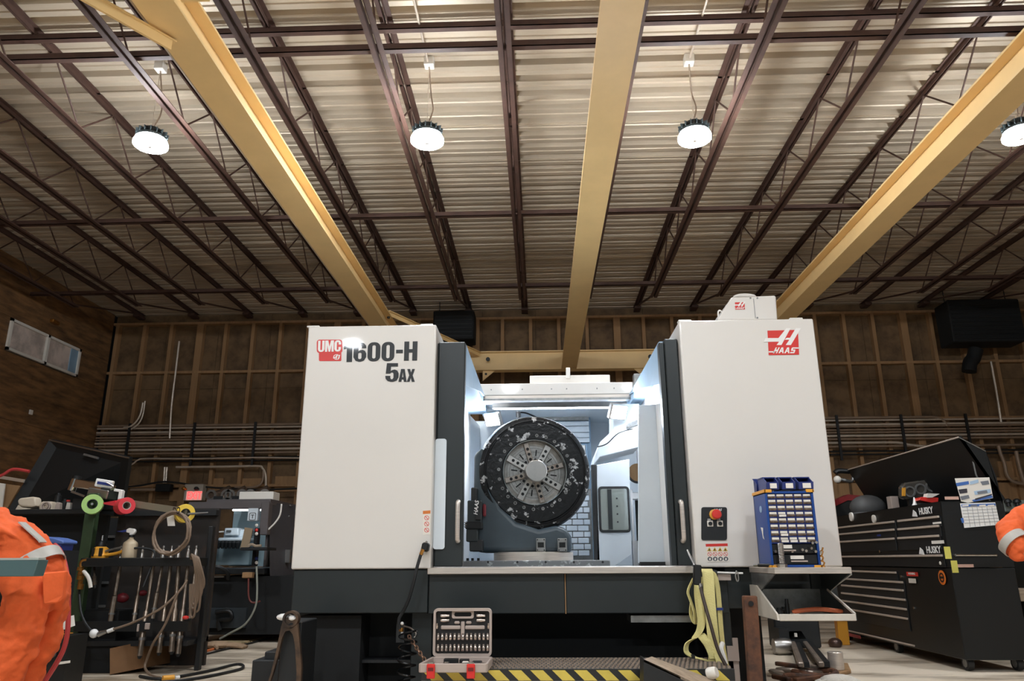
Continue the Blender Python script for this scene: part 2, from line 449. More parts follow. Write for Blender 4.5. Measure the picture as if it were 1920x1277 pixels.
# near splice bracket on the left beam
t = thing('beam_bracket', 'pale yellow angle bracket bolted across the left crane beam near the camera', 'bracket', at(270, 60, 4.2))
a, c = atz(140, -20, ZB-.03), atz(322, 84, ZB-.03)
MB().bar(a, c, .14, .014).bar(a+V((.03, -.055, -.045)), c+V((.03, -.055, -.045)), .012, .09).build('angle_bar', 'yellow', t)
for f_ in (.8, .93):
    p = a.lerp(c, f_); MB().cyl(p+V((.0, .02, -.012)), p+V((.0, .02, .0)), .02, 8).build('bolt_hole', 'dark', t)
t2 = thing('beam_bracket', 'yellow splice plate with one bolt hole at the top edge of the left crane beam', 'bracket', (-2.58, 4.3, ZB))
MB().box(-2.57, -2.36, 3.6, 4.55, ZB+.06, ZB+.075).build('plate', 'yellow', t2)
MB().cyl((-2.47, 4.28, ZB+.05), (-2.47, 4.28, ZB+.062), .035, 10).build('bolt', 'dark', t2)

# ================================================================== high bay lamps
lensm = mat('lamp_lens', (238, 245, 252), .4, emit=LAMP_E)
ZL = 5.6
def make_lamp():
    r = thing('high_bay_lamp', '', 'lamp', (0, 0, ZL), 'round high bay lamps under the roof deck')
    MB().lathe([(.05, ZL+.19), (.09, ZL+.18), (.1, ZL+.11), (.15, ZL+.09), (.16, ZL+.05)], n=32).build('housing', 'grey', r)
    for k in range(16):
        a = 2*PI*k/16; p = V((math.cos(a), math.sin(a), 0))
        MB().bar(p*.09+V((0, 0, ZL+.13)), p*.17+V((0, 0, ZL+.115)), .008, .05).build('cooling_fin', 'grey', r)
    MB().lathe([(.165, ZL+.05), (.175, ZL+.02), (.182, ZL+.012), (.182, ZL-.02), (.165, ZL-.034), (.026, ZL-.034), (.0, ZL-.034)], n=32).build('lens', lensm, r)
    MB().lathe([(.024, ZL-.034), (.02, ZL-.046), (0, ZL-.048)], n=16).build('sensor_cap', 'paper', r)
    MB().tube([(0, 0, ZL+.19), (0, 0, ZL+.26)], .012, 8).build('hook', 'pipe', r)
    MB().tube(spline([(0, 0, ZL+.2), (.05, .03, ZL+.4), (.02, .06, ZL+.62), (0, -.02, ZL+.94)], 6), .008, 6).build('cord', 'pipe2', r)
    MB().cbox((0, -.02, ZL+.985), .11, .11, .11).build('junction_box', 'paper', r, bevel=.006)
    MB().tube([(0, -.02, ZL+.25), (0, -.02, ZL+1.0)], .004, 6).build('suspension_wire', 'pipe', r)
    return r
l0 = make_lamp(); first = True
names = ['leftmost', 'second from the left', 'third from the left', 'rightmost']
for row, (yy, vis) in enumerate(LAMP_ROWS):
    for k, (x, dy) in enumerate(LAMP_X if row < 2 else ((-3.98, 0), (-.75, 0), (2.5, 0))):
        lab = ('glowing round high bay lamp, %s of the four in view' % names[k]) if vis else 'round high bay lamp behind the camera, %s row, %s' % (('nearer', 'farther')[row-1], ['leftmost', 'second from the left', 'third from the left', 'rightmost'][k])
        if first: l0.location = (x, yy+dy, ZL); l0['label'] = lab; first = False
        else: dup(l0, (x, yy+dy, ZL), lab)
for (x, y0, y1, lab) in ((-1.2, -1, 7.35, 'thin galvanised conduit under the deck leading to the left centre lamp'), (1.77, -1, 7.4, 'thin galvanised conduit under the deck leading to the right centre lamp')):
    tag(MB().tube([(x, y0, 6.57), (x, y1, 6.57)], .013, 8).build('lamp_conduit', 'pipe'), lab, 'conduit', 'lamp feed conduits')
# ================================================================== the large machining centre
YF = 5.6
mc = thing('machining_centre', 'large white and charcoal five-axis machining centre with its doors open', 'machine', (.16, 7.6, 0))
XA, XB, XC, XD = -1.79, -.785, 1.09, 2.11       # cabinet edges, left to right
ZT, ZW, ZS = 2.885, 1.065, .765                 # top of white, bottom of white, bottom of skirt
cabL = MB().box(XA, XB, YF, 8.6, ZW, ZT).build('cabinet_panel', 'white', mc, bevel=.012, seg=3)
cabL['label'] = 'tall white cabinet left of the doors'
cabR = MB().box(XC, XD, YF, 8.6, ZW, ZT).build('cabinet_panel', 'white', mc, bevel=.012, seg=3)
cabR['label'] = 'tall white cabinet right of the doors'
for x, z in ((XA+.03, ZT), (XB-.08, ZT), (XC+.05, ZT), (XD-.12, ZT+.002)):
    MB().box(x-.05, x+.05, YF+.02, YF+.08, z-.002, z+.014).build('lifting_cap', 'white', mc, bevel=.004)
# skirt
MB().box(XA+.015, -.80, YF+.02, 8.5, ZS, ZW-.004).build('skirt_panel', 'grey', mc, bevel=.006)
MB().box(-.795, .165, YF+.0, 6.2, ZS-.005, ZW-.03).build('skirt_panel', 'grey', mc, bevel=.006)
MB().box(.172, 1.30, YF+.0, 6.2, ZS-.005, ZW-.03).build('skirt_panel', 'grey', mc, bevel=.006)
MB().box(1.305, XD-.02, YF+.10, 8.5, ZS+.02, ZW-.004).build('skirt_panel', 'grey', mc, bevel=.006)
MB().box(.1655, .1715, YF+.004, YF+.02, ZS-.005, ZW-.03).build('seam_trim', 'stud', mc)
sill = MB().box(-.80, 1.075, YF-.05, 6.4, ZW-.038, ZW+.006).build('sill', 'steel', mc, bevel=.004)
# base below the skirt
MB().box(XA+.1, 1.62, YF+.42, 8.4, .12, ZS+.03).build('base', 'matt', mc)
MB().box(-.93, -.78, YF+.12, YF+.45, .0, ZS).build('foot_post', 'grey', mc, bevel=.006)
MB().box(1.18, 1.33, YF+.12, YF+.45, .0, ZS).build('foot_post', 'grey', mc, bevel=.006)
MB().box(XA+.06, XA+.5, YF+.12, YF+.5, 0, ZS-.02).build('foot_post', 'matt', mc)
for x in (-1.45, -1.1, -.3, .6, 1.7):
    MB().lathe([(.09, 0), (.09, .03), (.03, .04), (.03, .14)], (x, YF+.7, 0), n=14).build('levelling_foot', 'dsteel', mc)
    MB().lathe([(.09, 0), (.09, .03), (.03, .04), (.03, .14)], (x, 8.2, 0), n=14).build('levelling_foot', 'dsteel', mc)
MB().box(.62, 1.06, YF+.03, YF+.3, .70, .745).build('drain_lip', 'dsteel', mc)
MB().box(-1.7, -.9, YF+.2, YF+.42, .42, .44).build('coolant_shelf', 'dark', mc)
# doors
DZ0, DZ1, DY = ZW+.012, 2.77, YF+.1
def door(x0, x1, lab):
    d = MB().box(x0, x1, DY, DY+.09, DZ0, DZ1).build('sliding_door', 'grey', mc, bevel=.006); d['label'] = lab
    return d
dl = door(-.775, -.568, 'dark grey sliding door, left')
dr = door(.985, 1.085, 'dark grey sliding door, right')
MB().box(.945, .984, DY+.03, DY+.12, DZ0, DZ1-.02).build('door_edge', 'grey', dr, bevel=.004)
MB().box(-.784, -.776, DY+.0, DY+.08, DZ0, DZ1-.01).build('door_seal', 'rubber', dl)
for d, px0 in ((dl, 857), (dr, 1279)):
    pts = []
    a, c = at(px0, 942, DY-.05), at(px0+2, 1012, DY-.05)
    x = (a.x+c.x)/2
    zz0, zz1 = c.z, a.z
    path = [(x, DY, zz0-.008), (x, DY-.035, zz0-.004), (x, DY-.055, zz0+.03), (x, DY-.055, zz1-.03), (x, DY-.035, zz1+.004), (x, DY, zz1+.008)]
    MB().tube(spline(path, 5), .016, 12).build('handle', 'steel', d)
# pale guard plate clipped to the left door
a, c = at(811, 1030, DY-.03), at(837, 822, DY-.03)
T = frame((0, DY-.012, 0))
g = fill([rrect(a.x, a.z, c.x, c.z, .02)], 'guard_plate', T, 'blueint', dl, ext=.004)
# enclosure roof slabs, gussets and lintel
OL, OR = -.568, .955
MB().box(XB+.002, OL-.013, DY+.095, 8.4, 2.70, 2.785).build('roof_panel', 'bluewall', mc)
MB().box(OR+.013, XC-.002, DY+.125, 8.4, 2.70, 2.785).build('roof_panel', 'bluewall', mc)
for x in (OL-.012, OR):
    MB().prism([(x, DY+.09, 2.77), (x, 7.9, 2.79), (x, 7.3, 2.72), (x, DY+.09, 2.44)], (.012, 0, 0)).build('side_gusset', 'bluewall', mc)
li = MB().box(-.66, 1.1, 7.86, 8.0, 2.80, 2.925).build('lintel', 'white', mc, bevel=.005)
for x in (-.5, -.3, -.17, .14, .3, .62, .8, 1.0):
    MB().cyl((x, 7.86, 2.86), (x, 7.853, 2.86), .007, 8).build('screw', 'dsteel', li)
MB().box(-.66, 1.1, 7.87, 7.95, 2.765, 2.797).build('track_rail', 'steel', mc)
MB().box(-.66, 1.1, 7.84, 7.93, 2.735, 2.76).build('track_rail', 'dsteel', mc)
MB().box(-.09, .77, 7.95, 8.3, 2.90, 3.03).build('roof_box', 'white', mc, bevel=.006)
MB().box(.30, .345, 7.93, 7.97, 2.99, 3.11).build('pin', 'white', mc, bevel=.004)
MB().box(1.0, 1.12, 7.75, 7.86, 2.86, 2.99).build('switch_box', 'dsteel', mc, bevel=.004)
# interior enclosure
YI = 9.4
MB().box(-1.7, 2.0, YI, YI+.05, 1.0, 2.8).build('inner_back_wall', 'blueint', mc)
MB().box(-.66, 1.1, 8.0, YI, 2.76, 2.8).build('inner_ceiling', 'blueint', mc)
MB().prism([(-.9, 6.9, 1.06), (-.74, YI, 1.06), (-.74, YI, 2.74), (-.9, 6.9, 2.7)], (-.03, 0, 0)).build('inner_side_wall', 'blueint', mc)
MB().box(-.9, -.86, DY+.1, 6.9, 1.06, 2.7).build('inner_side_wall', 'blueint', mc)
MB().box(1.35, 1.39, DY+.1, YI, 1.06, 2.7).build('inner_side_wall', 'blueint', mc)
MB().box(-.9, 1.36, 6.0, YI, 1.0, 1.055).build('inner_floor', 'dsteel', mc)
# spray nozzle on the back wall
q = at(972, 770, 8.6)
nz = MB().sphere(q, .035).cyl(q, q+V((0, .05, -.06)), .03, 10).build('nozzle', 'satin', mc)
MB().tube(spline([q+V((.02, 0, -.02)), q+V((.1, .02, -.03)), q+V((.2, .1, -.06))], 5), .009, 6).build('nozzle_hose', 'rubber', nz)
# column way cover
c0, c1 = at(1000, 765, 9.0), at(1106, 765, 9.0)
x0, x1 = c0.x, c1.x
zb = lambda py: at(1050, py, 9.0).z
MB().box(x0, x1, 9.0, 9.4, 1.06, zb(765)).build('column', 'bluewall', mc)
MB().box(x0+.02, x1-.02, 8.96, 8.998, zb(790), zb(767)).build('column_head', 'dsteel', mc, bevel=.004)
for py0, py1 in ((792, 800), (801, 812), (813, 822), (823, 831)):
    MB().box(x0+.03, x1-.02, 8.95-.002*(py0 % 3), 8.998, zb(py1), zb(py0)).build('way_cover_slat', 'blueint', mc, bevel=.004)
a, c = at(1076, 832, 8.93), at(1104, 918, 8.93)
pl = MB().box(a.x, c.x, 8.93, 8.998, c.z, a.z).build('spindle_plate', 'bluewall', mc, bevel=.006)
bk = at(1094, 843, 8.92)
MB().box(bk.x-.025, bk.x+.025, 8.915, 8.929, bk.z-.055, bk.z+.055).build('bracket', 'satin', pl, bevel=.01)
# lower way cover: rows of pale blocks with open joints
MB().box(at(1048, 920, 8.95).x, at(1108, 920, 8.95).x, 8.95, 8.998, 1.07, zb(918)).build('way_cover_back', 'dsteel', mc)
zz = zb(1043); r_ = 0
bx0, bx1 = at(1040, 980, 8.93).x, at(1107, 980, 8.93).x
while zz < zb(925):
    o_ = (.0, .06)[r_ % 2]
    xx = bx0-o_
    while xx < bx1-.02:
        e0, e1 = max(xx, bx0)+.004, min(xx+.13, bx1)-.004
        if e1-e0 > .02: MB().box(e0, e1, 8.925, 8.949, zz+.004, zz+.062).build('way_cover_block', 'blueint', mc, bevel=.005)
        xx += .13
    zz += .068; r_ += 1
# right side: white chip guard, tool changer door with a gasketed window, inner panel
YG = 7.7
poly = [at(1123, 757, YG), at(1197, 757, YG), at(1196, 840, YG), at(1122, 858, YG), at(1112, 872, YG), at(1113, 862, YG), at(1128, 826, YG)]
MB().prism([at(1150, 757, YG), at(1199, 757, YG), at(1199, 838, YG), at(1124, 857, YG), at(1112, 874, YG), at(1114, 856, YG), at(1126, 828, YG), at(1150, 806, YG)], (0, .5, 0)).build('chip_guard', 'blueint', mc, bevel=.006)
ad = MB().prism([at(1119, 872, 7.62), at(1180, 861, 7.62), at(1184, 1040, 7.62), at(1152, 1062, 7.62), at(1120, 1062, 7.62)], (0, .03, 0)).build('tool_changer_door', 'blueint', mc, bevel=.004)
T = frame((0, 7.612, 0))
a, c = at(1124, 999, 7.612), at(1179, 912, 7.612)
fill([rrect(a.x, a.z, c.x, c.z, .035), rrect(a.x+.022, a.z+.024, c.x-.022, c.z-.024, .02)], 'gasket', T, 'rubber', ad, ext=.012)
gl = MB().box(a.x+.02, c.x-.02, 7.60, 7.606, a.z+.02, c.z-.02).build('window_pane', mat('tinted_pane', (150, 156, 150), .1, .2), ad)
MB().box(a.x+.025, a.x+.085, 7.594, 7.599, a.z+.03, c.z-.03).build('pane_reflection_strip', mat('cream_strip', (206, 196, 178), .4), ad) if False else None
MB().box(a.x+.09, a.x+.13, 7.592, 7.599, a.z+.03, c.z-.03).build('mullion', 'grey', ad)
for k in range(4):
    MB().cyl((a.x+.18, 7.6, a.z+.1+.075*k), (a.x+.18, 7.592, a.z+.1+.075*k), .009, 8).build('stud_bolt', 'dark', ad)
MB().box(at(1108, 872, 7.66).x, at(1118, 872, 7.66).x, 7.62, 7.7, 1.10, at(1110, 872, 7.66).z).build('guide_strip', 'rubber', mc, bevel=.004)
MB().box(at(1186, 1060, 8.0).x, at(1190, 1060, 8.0).x, 7.9, 7.95, 1.06, at(1188, 920, 8).z).build('tool_rail', 'satin', mc)
MB().box(at(1184, 935, 8.1).x, at(1204, 935, 8.1).x, 8.06, 8.14, at(1190, 937, 8.1).z, at(1190, 924, 8.1).z).build('carousel_arm', 'satin', mc, bevel=.005)
MB().box(at(1191, 935, 8.1).x, at(1203, 935, 8.1).x, 8.1, 8.14, at(1190, 1014, 8.1).z, at(1190, 938, 8.1).z).build('carousel_cover', 'matt', mc)
MB().box(at(1184, 1014, 8.2).x, at(1206, 1014, 8.2).x, 8.15, 8.2, 1.05, at(1190, 1014, 8.2).z).build('carousel_base', 'satin', mc)
q = at(1194, 888, 8.15); MB().lathe([(.0, 0), (.1, 0), (.1, .06), (0, .06)], q, (0, -1, 0), 20).build('carousel_disc', 'stud', mc)
MB().tube([q+V((.1*math.cos(t/10), -.07, .1*math.sin(t/10))) for t in range(31, 63)], .012, 6).build('carousel_rim', 'dark', mc)
a, c = at(1198, 1052, 7.0), at(1246, 757, 7.0)
rp = MB().prism([at(1197, 1056, 7.0), at(1252, 1054, 7.0), at(1243, 757, 7.0), at(1197, 760, 7.0)], (0, .03, 0)).build('inner_door_panel', 'blueint', mc, bevel=.005)
MB().box(at(1200, 1060, 6.98).x, 1.3, 6.96, 7.06, 1.06, 1.1).build('wiper', 'rubber', mc)
# camera nozzle on the chip guard
q = at(1186, 795, 7.6)
nz2 = MB().cbox(q, .16, .08, .07, Matrix.Rotation(-.35, 3, 'Y')).build('nozzle', 'dsteel', mc, bevel=.02, seg=2)
MB().tube(spline([q+V((0, 0, -.05)), at(1160, 812, 7.62), at(1138, 832, 7.66), at(1120, 838, 7.68)], 5), .006, 6).build('nozzle_hose', 'rubber', nz2)
# work lights, then fill bars
wl_m = mat('work_light_lens', (226, 238, 255), .3, emit=WORK_E)
for (px, py, Y, rz) in ((925, 786, 8.2, -.5), (1158, 772, 7.6, .5)):
    q = at(px, py, Y); T = Matrix.Rotation(rz, 3, 'Z') @ Matrix.Rotation(.45, 3, 'X')
    wk = MB().cbox(q, .2, .06, .16, T).build('work_light', 'satin', mc, bevel=.01)
    MB().cbox(q+T @ V((0, -.033, 0)), .16, .006, .12, T).build('lens', wl_m, wk)
lb = MB().box(-.5, .95, 8.05, 8.12, 2.70, 2.757).build('fill_bar', 'satin', mc)  # added bar tucked behind the lintel to brighten the interior
MB().box(-.48, .93, 8.06, 8.11, 2.694, 2.699).build('lens', mat('fill_bar_lens', (226, 238, 255), .3, emit=26), lb)
lb = MB().box(-.86, -.82, 6.2, 7.8, 2.55, 2.62).build('fill_bar', 'satin', mc)
MB().box(-.82, -.815, 6.22, 7.78, 2.56, 2.61).build('lens', MATS['fill_bar_lens'], lb)
# top box behind the right cabinet
a, c = at(1398, 597, 6.3), at(1457, 553, 6.3)
tb = MB().prism([at(1345, 600, 6.2), at(1458, 600, 6.2), at(1455, 554, 6.2), at(1372, 557, 6.2)], (0, .9, 0)).build('top_box', 'white', mc, bevel=.01)
m_ = MB(); p0 = at(1375, 557, 6.22); p1 = at(1418, 555, 6.22); mid = (p0+p1)/2
arc = [mid+V(((p1.x-p0.x)/2*math.cos(t), 0, .028*math.sin(t))) for t in [PI*k/10 for k in range(11)]]
MB().prism([V((p.x, p.y, p.z)) for p in arc], (0, .5, 0)).build('top_box_dome', 'white', tb)
hp = at(1347, 592, 6.3)
MB().tube(spline([hp+V((.05, 0, .01)), hp+V((.02, 0, .045)), hp+V((-.0, 0, .03)), hp+V((0, 0, -.05))], 5), .007, 6).build('lift_handle', 'white', tb)
pm = at(1413, 560, 6.195)
MB().box(pm.x-.0015, pm.x+.0015, 6.194, 6.2, at(1413, 597, 6.2).z, pm.z).build('seam', 'dsteel', tb)
for px, py in ((1407, 559), (1420, 559), (1420, 596)):
    q = at(px, py, 6.2); MB().cyl(q, q+V((0, -.005, 0)), .008, 8).build('screw', 'dsteel', tb)

# ---- decals
def dpoly(pts, name, material, parent, Y=YF-.0025, ext=.0008):      # outline drawn on the flat front panel
    L_ = [[(lambda q: (q.x, q.z))(at(x, y, Y)) for x, y in lp] for lp in pts]
    return fill(L_, name, frame((0, Y, 0)), material, parent, ext)
def prr(x0, y0, x1, y1, r): return rrect(x0, y0, x1, y1, r)
# heavy condensed numerals, drawn on a 60 x 100 cell
def g0(o): return [rrect(o, 0, o+60, 100, 26, 5), rrect(o+22, 15, o+38, 85, 8, 4)]
GL = {
 '0': g0(0),
 '1': [[(14, 0), (40, 0), (40, 100), (22, 100), (14, 92), (0, 82), (0, 66), (14, 70)]],
 '6': [[(26, 0), (34, 0), (50, 6), (60, 24), (60, 42), (54, 56), (42, 62), (30, 60), (23, 54), (23, 76), (26, 85), (34, 85), (38, 78), (38, 70), (60, 70), (58, 84), (48, 96), (34, 100), (26, 100), (10, 94), (0, 76), (0, 24), (10, 6)], rrect(22, 14, 38, 47, 7, 4)],
 '-': [[(2, 40), (34, 40), (34, 58), (2, 58)]],
 'H': [[(0, 0), (23, 0), (23, 42), (39, 42), (39, 0), (62, 0), (62, 100), (39, 100), (39, 60), (23, 60), (23, 100), (0, 100)]],
 '5': [[(26, 0), (36, 0), (52, 7), (60, 24), (60, 46), (54, 60), (42, 66), (30, 63), (24, 58), (25, 82), (56, 82), (56, 100), (6, 100), (2, 44), (22, 44), (26, 50), (34, 50), (37, 42), (37, 22), (33, 14), (26, 14), (23, 22), (23, 32), (0, 32), (2, 16), (12, 4)]],
 'A': [[(0, 0), (22, 0), (25, 18), (39, 18), (42, 0), (64, 0), (46, 100), (18, 100)], [(28, 36), (37, 36), (33, 74), (32, 74)]],
 'X': [[(0, 0), (22, 0), (31, 30), (40, 0), (63, 0), (45, 51), (61, 100), (40, 100), (32, 73), (24, 100), (2, 100), (18, 51)]],
 'U': [[(22, 0), (38, 0), (52, 6), (60, 22), (60, 100), (38, 100), (38, 22), (34, 15), (26, 15), (22, 22), (22, 100), (0, 100), (0, 22), (8, 6)]],
 'M': [[(0, 0), (20, 0), (20, 62), (32, 0), (48, 0), (60, 62), (60, 0), (80, 0), (80, 100), (52, 100), (40, 44), (28, 100), (0, 100)]],
 'C': [[(22, 0), (38, 0), (52, 6), (60, 22), (60, 40), (38, 40), (38, 22), (34, 15), (26, 15), (22, 22), (22, 78), (26, 85), (34, 85), (38, 78), (38, 62), (60, 62), (60, 78), (52, 94), (38, 100), (22, 100), (8, 94), (0, 78), (0, 22), (8, 6)]],
}
ADV = {'0': 66, '1': 46, '6': 66, '-': 40, 'H': 68, '5': 66, 'A': 64, 'X': 66, 'U': 66, 'M': 86, 'C': 66}
def word(body, x0, x1, yb0, yb1, h, name, material, parent, Y=YF-.0025, ext=.0008):
    # body set between pixels x0..x1 on baseline yb0..yb1 (left, right end), h pixels tall
    tot = sum(ADV[c] for c in body)-6; cur = 0; lps = []
    for c in body:
        for lp in GL[c]:
            o = []
            for gx, gy in lp:
                f = (cur+gx)/tot; o.append((x0+(x1-x0)*f+(gy/100)*h*.03, yb0+(yb1-yb0)*f-gy/100*h))
            lps.append(o)
        cur += ADV[c]
    return dpoly(lps, name, material, parent, Y, ext)
word('1600-H', 644, 782, 679, 676, 36, 'model_number', 'ink', cabL)
word('5', 722, 747, 716, 716, 35, 'axis_number', 'ink', cabL)
word('AX', 747, 777, 716, 716, 24, 'axis_letters', 'ink', cabL)
dpoly([rrect(594, 637, 642, 662, 5)], 'badge_red', 'red', cabL)
dpoly([rrect(598, 655, 640, 677, 2)], 'badge_red', 'red', cabL, YF-.0022)
word('UMC', 596, 639, 660, 659, 21, 'badge_letters', 'pwhite', cabL, YF-.0045)
ci = [(631+6*math.cos(t), 669.5+5*math.sin(t)) for t in [2*PI*k/24 for k in range(24)]]
ci2 = [(631+4.8*math.cos(t), 669.5+3.9*math.sin(t)) for t in [2*PI*k/24 for k in range(24)]]
dpoly([ci, ci2], 'badge_ring', 'pwhite', cabL, YF-.0045)
dpoly([[(624, 671), (629, 669), (632, 664.5), (634, 664.5), (630.5, 674), (628.5, 674), (630, 670.5), (625, 672)]], 'badge_mark', 'pwhite', cabL, YF-.0047)
dpoly([[(633, 674), (636, 665.5), (638, 665.5), (635, 674)]], 'badge_mark', 'pwhite', cabL, YF-.0047)
def slant_logo(x0, y0, x1, y1, parent, Y):
    W, H_ = x1-x0, y1-y0
    P = lambda u, v: (x0+u*W, y0+v*H_)
    dpoly([[P(0, 0), P(1, -.03), P(1.04, 1), P(.04, 1.02)]], 'logo_red', 'red', parent, Y)
    Y2 = Y-.002
    dpoly([[P(-.12, .47), P(-.07, .31), P(.36, .31), P(.62, -.1), P(.76, -.1), P(.46, .6), P(.30, .6), P(.38, .46)]], 'logo_h_stroke', 'pwhite', parent, Y2)
    dpoly([[P(.60, .60), P(.72, .38), P(.56, .38), P(.63, .3), P(.74, .3), P(.93, -.1), P(1.1, -.1), P(.77, .60)]], 'logo_h_stroke', 'pwhite', parent, Y2)
    # lettering
    def ltr(u, kind):
        a, z, wd = .70, .94, .15; s_ = .07
        if kind == 'H': return [[P(u, z), P(u+.09, a), P(u+.135, a), P(u+.1, .79), P(u+.15, .79), P(u+.18, a), P(u+.225, a), P(u+.135, z), P(u+.09, z), P(u+.13, .86), P(u+.075, .86), P(u+.045, z)]]
        if kind == 'A': return [[P(u, z), P(u+.1, a), P(u+.16, a), P(u+.17, z), P(u+.125, z), P(u+.122, .88), P(u+.075, .88), P(u+.05, z)], [P(u+.09, .83), P(u+.12, .83), P(u+.118, .76)]]
        if kind == 'S': return [[P(u, z), P(u+.012, .89), P(u+.11, .89), P(u+.125, .84), P(u+.035, .84), P(u+.05, .74), P(u+.08, a), P(u+.30, a), P(u+.29, .75), P(u+.1, .75), P(u+.09, .79), P(u+.18, .79), P(u+.155, .91), P(u+.13, z)]]
    for u, k in ((.18, 'H'), (.36, 'A'), (.55, 'A'), (.74, 'S')):
        dpoly(ltr(u, k), 'logo_letter', 'pwhite', parent, Y2)
    dpoly([[P(.04, .86), P(.24, .86), P(.225, .91), P(.04, .91)]], 'logo_bar', 'pwhite', parent, Y2)
slant_logo(1439, 620, 1496, 665, cabR, YF-.0025)
slant_logo(1378, 567, 1396, 580, tb, 6.196)
# warning label strips
WARN = mat('warning_orange', (214, 120, 50), .5)
dpoly([[(793, 958), (807, 957), (807, 1002), (793, 1003)]], 'warning_label', 'paper', cabL)
dpoly([[(793, 958), (807, 957), (807, 963), (793, 964)]], 'warning_header', WARN, cabL, YF-.004)
for k in range(3):
    cyp = 971+11.5*k; o1 = [(800+4.6*math.cos(t), cyp+4.4*math.sin(t)) for t in [2*PI*j/16 for j in range(16)]]; o2 = [(800+3.6*math.cos(t), cyp+3.5*math.sin(t)) for t in [2*PI*j/16 for j in range(16)]]
    dpoly([o1, o2], 'prohibition_sign', 'red', cabL, YF-.004)
    dpoly([[(797, cyp-2.4), (798, cyp-3), (803, cyp+2.4), (802, cyp+3)]], 'prohibition_bar', 'red', cabL, YF-.0042)
# operator panel
op = dpoly([prr(1315, 951, 1363, 1013, 4)], 'button_panel', 'ink', cabR, YF-.004, .003)
q = at(1340, 965, YF)
MB().lathe([(.036, 0), (.036, .012), (.03, .016)], q+V((-.005, -.006, 0)), (0, -1, 0), 20).build('stop_collar', 'gold', op)
MB().lathe([(.018, .012), (.018, .03), (.034, .034), (.034, .048), (.026, .056), (0, .058)], q+V((.004, -.006, 0)), (0, -1, 0), 20).build('stop_button', 'red', op)
for px in (1331, 1349.5):
    q = at(px, 982, YF)
    MB().box(q.x-.021, q.x+.021, YF-.012, YF-.006, q.z-.021, q.z+.021).build('push_button_plate', 'paper', op, bevel=.003)
    MB().cyl((q.x, YF-.012, q.z), (q.x, YF-.02, q.z), .014, 14).build('push_button', 'black', op)
q = at(1343, 958, YF); text('HAAS', 'panel_logo', (q.x-.02, YF-.0085, q.z), .022, 'pwhite', op, shear=.3, bold=.02)
for px in (1326, 1344):
    q = at(px, 975.5, YF); text('ON' if px < 1330 else 'OFF', 'button_caption', (q.x, YF-.0085, q.z), .014, 'pwhite', op, bold=.02)
# safety label on the right cabinet
sl = dpoly([[(1323, 1020), (1364, 1019), (1367, 1053), (1326, 1054)]], 'safety_label', 'paper', cabR)
dpoly([[(1323, 1020), (1364, 1019), (1364.5, 1024), (1323.5, 1025)]], 'safety_header', 'red', sl, YF-.004)
YELT = mat('warning_triangle', (214, 176, 70), .5); SLATE = mat('slate_pictogram', (70, 76, 84), .5)
for k in range(4):
    x = 1330+10*k
    dpoly([[(x-4.4, 1033.5), (x, 1026), (x+4.4, 1033.5)]], 'warning_triangle', YELT, sl, YF-.004)
    dpoly([[(x-1.6, 1032.4), (x, 1028.2), (x+1.6, 1032.4)]], 'pictogram', 'ink', sl, YF-.0055)
    x += .5
    o1 = [(x+4.2*math.cos(t), 1039+3.9*math.sin(t)) for t in [2*PI*j/16 for j in range(16)]]; o2 = [(x+3.5*math.cos(t), 1039+3.2*math.sin(t)) for t in [2*PI*j/16 for j in range(16)]]
    dpoly([o1, o2], 'prohibition_sign', 'red', sl, YF-.004)
    dpoly([[(x-2.8, 1037), (x-2.2, 1036.4), (x+2.8, 1041), (x+2.2, 1041.6)]], 'prohibition_bar', 'red', sl, YF-.0045)
    x += .6
    dpoly([[(x+4.4*math.cos(t), 1048+4*math.sin(t)) for t in [2*PI*j/16 for j in range(16)]]], 'mandatory_sign', SLATE, sl, YF-.004)
    dpoly([[(x-1.6, 1046.6), (x+1.6, 1046), (x+1.8, 1049.5), (x, 1051), (x-1.8, 1049.5)]], 'pictogram', 'paper', sl, YF-.0055)

# ================================================================== rotary table with the chip-covered ring inside
rt = thing('rotary_table', 'trunnion rotary table with a large black chip-covered ring and steel chuck', 'rotary table', (0, 7.4, 1.06))
AXN = V((.14, -.985, .0)).normalized()
ctr = at(1002, 886, 7.25)
def ax(h): return ctr+AXN*h
MB().lathe([(.42, -.32), (.49, -.3), (.535, -.2), (.545, -.05), (.535, .0)], ctr, AXN, 56, cap=False).build('ring_body', 'grey', rt)
rg = MB().lathe([(.535, 0), (.525, .03), (.49, .045), (.485, .045), (.477, .038), (.47, .038), (.46, .05), (.315, .05), (.305, .04), (.305, -.1), (.535, -.1), (.535, 0)], ctr, AXN, 64, cap=False).build('ring', 'chips', rt)
MB().lathe([(.3055, .046), (.3055, -.12), (.302, -.12), (.302, .046), (.3055, .046)], ctr, AXN, 56, cap=False).build('ring_bore', 'chrome', rt)
ck = MB().lathe([(.3, -.12), (.3, -.05), (.285, -.045), (.27, -.045), (.255, -.04), (.255, -.035), (.0, -.035)], ctr, AXN, 56).build('chuck', 'dsteel', rt)
up = V((0, 0, 1)); sd = AXN.cross(up).normalized(); up2 = sd.cross(AXN).normalized()
def rp_(r, t, h): return ctr+AXN*h+(sd*math.cos(t)+up2*math.sin(t))*r
Rm = Matrix((sd, up2, AXN)).transposed()
JAW = mat('worn_jaw_steel', (150, 142, 134), .35, .8, alt=(116, 84, 64), vscale=18, thr=(.5, .75))
